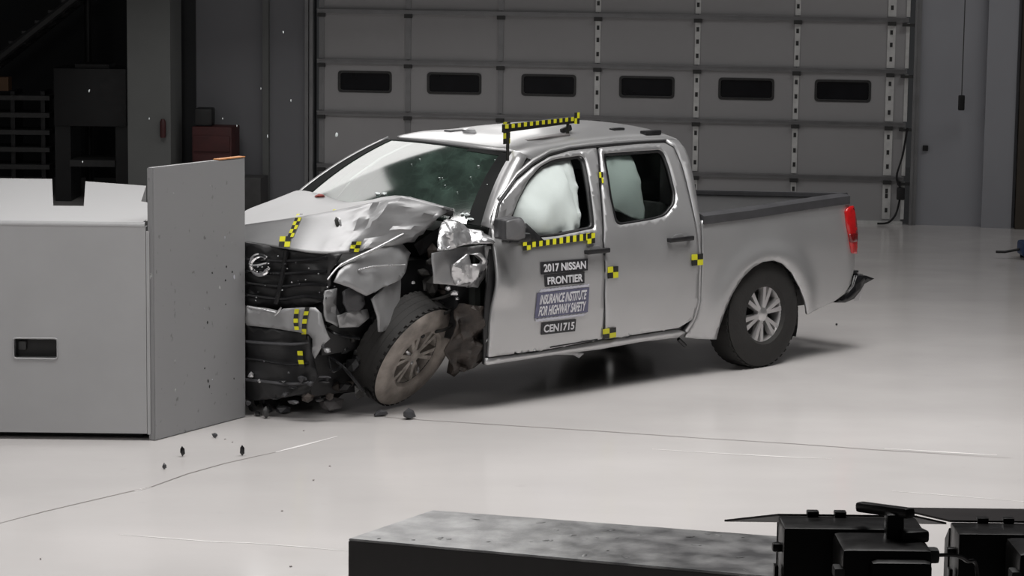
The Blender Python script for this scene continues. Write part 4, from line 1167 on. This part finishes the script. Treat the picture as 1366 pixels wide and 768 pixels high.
# film lights on stands, seen from behind
def film_light(x, y, z, yaw, label, far):
    L = thing('film_light', label, 'light', (x, y, 0), yaw, 'film lights in the foreground')
    def bo(n, c, s, m=lamp_black, par=L, rot=None, bev=.008): return box(n, c, s, m, par, rot, bev)
    hd = bo('lamp_head', (0, 0, z), (.40, .16, .34))
    for zz in (.10, -.03, -.13):
        bo('knob', (-.212, -.02, z+zz), (.03, .03, .026), lamp_black, hd)
    for xx in (-.10, -.02): bo('hinge', (xx, .08, z+.178), (.035, .03, .016), lamp_black, hd, None, .004)
    # top flap: trapezoid wider than the head, tipped almost level
    def flap(nm, pts, par):
        bm = bmesh.new(); b_ = [bm.verts.new(p) for p in pts]; bm.faces.new(b_)
        o = from_bm(nm, bm, flap_brown, par); s = o.modifiers.new('thickness', 'SOLIDIFY'); s.thickness = .006; s.offset = 0
    flap('barn_door', [(-.20, .08, z+.172), (.20, .08, z+.172), (.335, .33, z+far), (-.335, .33, z+far)], hd)
    flap('barn_door', [(-.20, .08, z-.172), (.20, .08, z-.172), (.335, .30, z-.30), (-.335, .30, z-.30)], hd)
    flap('barn_door', [(-.20, .08, z+.15), (-.20, .08, z-.15), (-.17, .32, z-.14), (-.17, .32, z+.06)], hd)
    flap('barn_door', [(.20, .08, z+.15), (.20, .08, z-.15), (.17, .32, z-.14), (.17, .32, z+.06)], hd)
    # ballast box behind the head with handle
    bb = bo('ballast', (.06, -.22, z+.02), (.25, .22, .30), lamp_black, L, None, .018)
    bo('ballast_cover', (.095, -.27, z+.01), (.17, .20, .27), lamp_black, bb, None, .02)
    for k in range(5): bo('cooling_fin', (-.05+.012*k, -.335, z-.02), (.004, .02, .16), lamp_black, bb, None, 0)
    bo('latch', (-.07, -.30, z+.10), (.03, .06, .03), gear_grey, bb, None, .006)
    hb = bo('handle', (.08, -.12, z+.235), (.035, .24, .03), lamp_black, L, Matrix.Rotation(.5, 3, 'Z') @ Matrix.Rotation(-.12, 3, 'X'), .010)
    bo('handle_post', (.10, -.17, z+.185), (.05, .06, .11), lamp_black, hb, None, .01)
    bo('handle_post', (.15, -.20, z+.18), (.08, .05, .035), lamp_black, hb, Matrix.Rotation(.3, 3, 'Z'), .01)
    bo('connector', (.195, -.22, z+.13), (.05, .05, .04), gear_grey, bb, None, .01)
    for sx in (-.215, .215): bo('yoke_arm', (sx, -.03, z-.1), (.012, .04, .30), lamp_black, hd, None, .003)
    tube('stand_column', [(0, 0, .06), (0, 0, z-.17)], .022, lamp_black, L, 10)
    for k in range(3):
        an = 2*PI*k/3+.5
        tube('leg', [(0.02*math.cos(an), 0.02*math.sin(an), .55), (.5*math.cos(an), .5*math.sin(an), .012)], .011, lamp_black, L, 8)
    tube('cable', spline([(.22, -.22, z+.13), (.27, -.20, z+.125), (.31, -.16, z+.10), (.35, -.12, z+.05), (.36, -.10, z-.3), (.4, -.1, .3), (.3, -.1, .02)]), .006, lamp_black, bb, 6)
    tube('cable', spline([(.22, -.25, z+.03), (.25, -.25, z+.02), (.28, -.24, z-.03), (.29, -.22, z-.3)]), .005, lamp_black, bb, 6)
    return L
film_light(.985, 7.2, 1.315, .0, 'black film light head with barn doors, left one of the two', .095)
film_light(1.572, 7.68, 1.192, 0, 'black film light cut off by the right edge of the photograph', .155)

# ================================================================== DEBRIS
def scrap(name, u, v, size, m, label, cat='debris', group=None, seed=0):
    p = gnd(u, v); o = shard(name, (0, 0, 0), size, m, None, seed, on_floor=True)
    o.location = (p.x, p.y, .001); return tag(o, label, cat, group)
scrap('plastic_fragment', 508, 555, (.13, .07, .06), grey_plastic, 'dark boxy plastic scrap lying under the leaning wheel', seed=21)
scrap('plastic_fragment', 545, 559, (.12, .08, .09), grey_plastic, 'dark pointed scrap just right of the scrap under the wheel', seed=25)
scrap('plastic_fragment', 243, 609, (.045, .04, .07), black_gloss, 'small black block standing on floor before the barrier plate', seed=23)
scrap('plastic_fragment', 323, 608, (.035, .03, .07), black_gloss, 'thin black splinter on the floor right of the barrier plate foot', seed=24)
scrap('plastic_fragment', 287, 584, (.05, .04, .04), grey_plastic, 'dark chip right beside the bottom edge of the barrier plate', seed=29)
scrap('plastic_fragment', 219, 626, (.035, .03, .04), grey_plastic, 'little grey chip nearest to the floor joint at left', seed=26)
scrap('plastic_fragment', 441, 550, (.20, .12, .12), mat('torn_liner', (.16, .15, .15), .7, 0, .3, 12), 'torn grey liner scrap on the floor between bumper and wheel', seed=27)
scrap('plastic_fragment', 378, 552, (.16, .08, .09), grey_plastic, 'dark broken trim piece under the front bumper', seed=28)
scrap('plastic_fragment', 1116, 434, (.04, .03, .02), black_plastic, 'lone black speck on the floor behind the rear wheel', seed=30)
rn2 = random.Random(3)
bits = ['touching the plate corner', 'in front of the heap, nearest the plate', 'at the back of the heap under the valance', 'in the middle of the heap', 'right of the heap middle', 'behind the bit touching the plate', 'nearest to the camera in the heap', 'at the right end of the heap']
for i, (u, v) in enumerate([(336, 549), (343, 555), (352, 543), (359, 550), (367, 545), (342, 542), (355, 558), (373, 551)]):
    scrap('bumper_shard', u, v, (rn2.uniform(.04, .10), rn2.uniform(.03, .07), rn2.uniform(.04, .10)), black_plastic if i % 3 else gear_grey, 'broken bumper bit ' + bits[i], group='broken bumper bits by the plate', seed=40+i)
crumbs = [(405, 575, 'just below the front bumper'), (440, 622, 'between the wheel and the black platform'), (418, 641, 'left of and below the crumb by the wheel'), (54, 746, 'at the bottom left of the picture'), (388, 756, 'left of the black platform, near the bottom'), (376, 682, 'left of the platform top, by itself'), (310, 590, 'right of the dark chip by the plate'), (300, 586, 'between the plate foot and the dark chip')]
for i, (u, v, w) in enumerate(crumbs):
    scrap('paint_crumb', u, v, (.02, .015, .008), joint_m, 'tiny grey crumb on the floor ' + w, group='crumbs on the floor', seed=60+i)
chips = [(449, 180, 10, 'left of the windshield top, the largest one'), (199, 158, 6, 'over the grey column above the plate'), (297, 158, 6, 'in front of the red cabinet'), (348, 118, 7, 'beside the vertical wall strip'), (388, 134, 6, 'right of the vertical wall strip'), (357, 182, 8, 'above right of the plate top corner'), (378, 43, 6, 'highest, near the top of the wall'), (316, 168, 6, 'just right of the red cabinet top'), (119, 121, 8, 'in front of the black cabinet body'), (110, 216, 5, 'over the lower shelf of the black cabinet')]
for i, (u, v, s, w) in enumerate(chips):
    P = on_plane(u, v, (0, 17.2, 0), (0, 1, 0))
    o = shard('glass_shard', (0, 0, 0), (s*.0022, .008, s*.0036), glass_bit, None, 80+i); o.location = P
    tag(o, 'flying glass fragment ' + w, 'debris', 'flying glass fragments')

# ================================================================== BACKGROUND OBJECTS
def bgp(u, v, Y): return on_plane(u, v, (0, Y, 0), (0, 1, 0))
# tall black equipment cabinet in the dark bay
def bgbox(name, u0, v0, u1, v1, Y, dep, m, parent=None, org=None, bev=.0):
    p, q = bgp(u0, v1, Y), bgp(u1, v0, Y)
    c = (p+q)/2 + Vector((0, dep/2, 0))
    if org: c = c - org
    return box(name, c, (abs(q.x-p.x), dep, abs(q.z-p.z)), m, parent, None, bev)
org = bgp(120, 262, 30); org.z = 0
eq = thing('equipment_cabinet', 'tall black equipment cabinet in the dark bay left of column', 'cabinet', org)
bgbox('cabinet_body', 72, 92, 168, 168, 30, .8, gear_black, eq, org, .01)
bgbox('cabinet_lid', 100, 86, 145, 93, 30.1, .5, gear_black, eq, org)
for u0, u1 in ((72, 93), (153, 170)):
    p, q = bgp(u0, 168, 30), bgp(u1, 168, 30)
    box('leg', Vector(((p.x+q.x)/2, 30.4, p.z/2)) - org, (q.x-p.x, .7, p.z), gear_black, eq)
bgbox('lower_shelf', 93, 214, 153, 222, 30.0, .7, gear_grey, eq, org)
org = bgp(30, 262, 30); org.z = 0
sh = thing('storage_rack', 'dark storage rack with level shelves at the left picture edge', 'rack', org)
for k in range(5):
    bgbox('shelf', -20, 128+k*23, 66, 133+k*23, 30.2, .6, gear_grey, sh, org)
for u in (-20, 22, 62):
    p = bgp(u, 120, 30.5); box('post', Vector((p.x, 30.5, p.z/2)) - org, (.05, .5, p.z), gear_black, sh)
o = bgbox('orange_box', -4, 103, 11, 121, 30.1, .2, mat('dim_orange', (.10, .05, .02), .6))
o.location = o.location; tag(o, 'small dim orange box on top of the storage rack', 'box')
# stair flight rising in the dark
org = bgp(40, 60, 31); st = thing('metal_stair', 'dim metal stair flight rising at top left behind the rack', 'stair', (org.x, 31, 0))
a, b = bgp(-30, 100, 31) - Vector((org.x, 31, 0)), bgp(110, -10, 31) - Vector((org.x, 31, 0))
for dy in (0, .8): tube('stringer', [a + Vector((0, dy, 0)), b + Vector((0, dy, 0))], .05, gear_grey, st, 6)
for k in range(9):
    p = a.lerp(b, k/8); box('tread', (p.x, .4, p.z+.02), (.2, .8, .03), gear_grey, st)
tube('post', [(b.x, .4, 0), (b.x, .4, b.z)], .05, gear_black, st, 8)
# red cabinet with odds and ends by the back wall
org = W(7.72, 0, .45)
rc = thing('tool_cabinet', 'dull red tool cabinet against the back wall behind the plate', 'cabinet', org, -WYAW)
box('cabinet_body', (0, 0, .50), (.46, .40, .96), dull_red, rc, bevel=.01)
for k in range(4): box('drawer', (0, -.205, .16+.21*k), (.42, .02, .18), dull_red, rc, bevel=.006)
for k in range(2): box('caster', (-.18+.36*k, 0, .02), (.05, .2, .04), gear_black, rc)
ca = box('tool_case', (0, 0, 0), (.20, .3, .20), gear_black, bevel=.02); ca.location = W(7.85, 1.082, .45)
tag(ca, 'black tool case on top of the red cabinet', 'case')
fx_ = lathe('red_canister', [(0, 0), (.03, 0), (.034, .02), (.034, .18), (.018, .21), (.0, .21)], dull_red, None, 20, closed=False)
fx_.data.transform(Matrix.Rotation(PI/2, 4, 'X')); P = bgp(220, 185, 28.7); fx_.location = W(8.24, P.z, .84)
tag(fx_, 'small dark red canister fixed to the grey column', 'canister')
# low dark box behind the hood
P = W(7.30, 0, .55)
o = box('grey_crate', (0, 0, .21), (.34, .4, .42), gear_grey, bevel=.01); o.location = P; o.rotation_euler = (0, 0, -WYAW)
tag(o, 'low dark grey crate by the back wall above the truck hood', 'crate')
# hanging control pendant, door power cable, blue machine foot
ph = W(-.70, 0, .3)
PH = thing('control_pendant', 'dark control pendant hanging on a cord by the right wall', 'pendant', (ph.x, ph.y, 0))
za, zb = 1.64, 1.79
box('pendant_body', (0, 0, 1.40), (.07, .05, .17), gear_black, PH, bevel=.015)
tube('cord', [(0, 0, 1.48), (.0, 0, 4.5)], .006, gear_grey, PH, 6)
sc_ = box('wall_socket', (0, 0, 0), (.06, .03, .06), gear_black, bevel=.006); sc_.location = W(-.33, .87, .065); tag(sc_, 'tiny dark socket on the wall right of door', 'socket')
cb_ = thing('power_cable', 'black power cable with plug box hanging down the door edge', 'cable', W(-.06, 0, .16))
o0 = W(-.06, 0, .16)
tube('cable', spline([W(s, z, .16)-o0 for s, z in ((-.12, 1.1), (-.08, .8), (-.02, .55), (-.07, .4), (-.06, .28), (-.02, .12), (.06, .03), (.18, .015))]), .012, gear_black, cb_, 6)
box('plug_box', W(-.07, .36, .17)-o0, (.09, .05, .14), gear_black, cb_, WROT, .015)
P = gnd(1362, 345)
bm_ = thing('floor_jack', 'blue low machine at the right edge of the floor', 'machine', (P.x, P.y, 0))
box('machine_body', (.10, 0, .11), (.24, .3, .14), dull_blue, bm_, bevel=.03)
for sy in (-.1, .1): box('wheel', (.08, sy, .025), (.14, .03, .05), gear_black, bm_)
tube('handle', [(0, 0, .10), (-.17, -.02, .07), (-.26, -.02, .07)], .014, gear_black, bm_, 6)
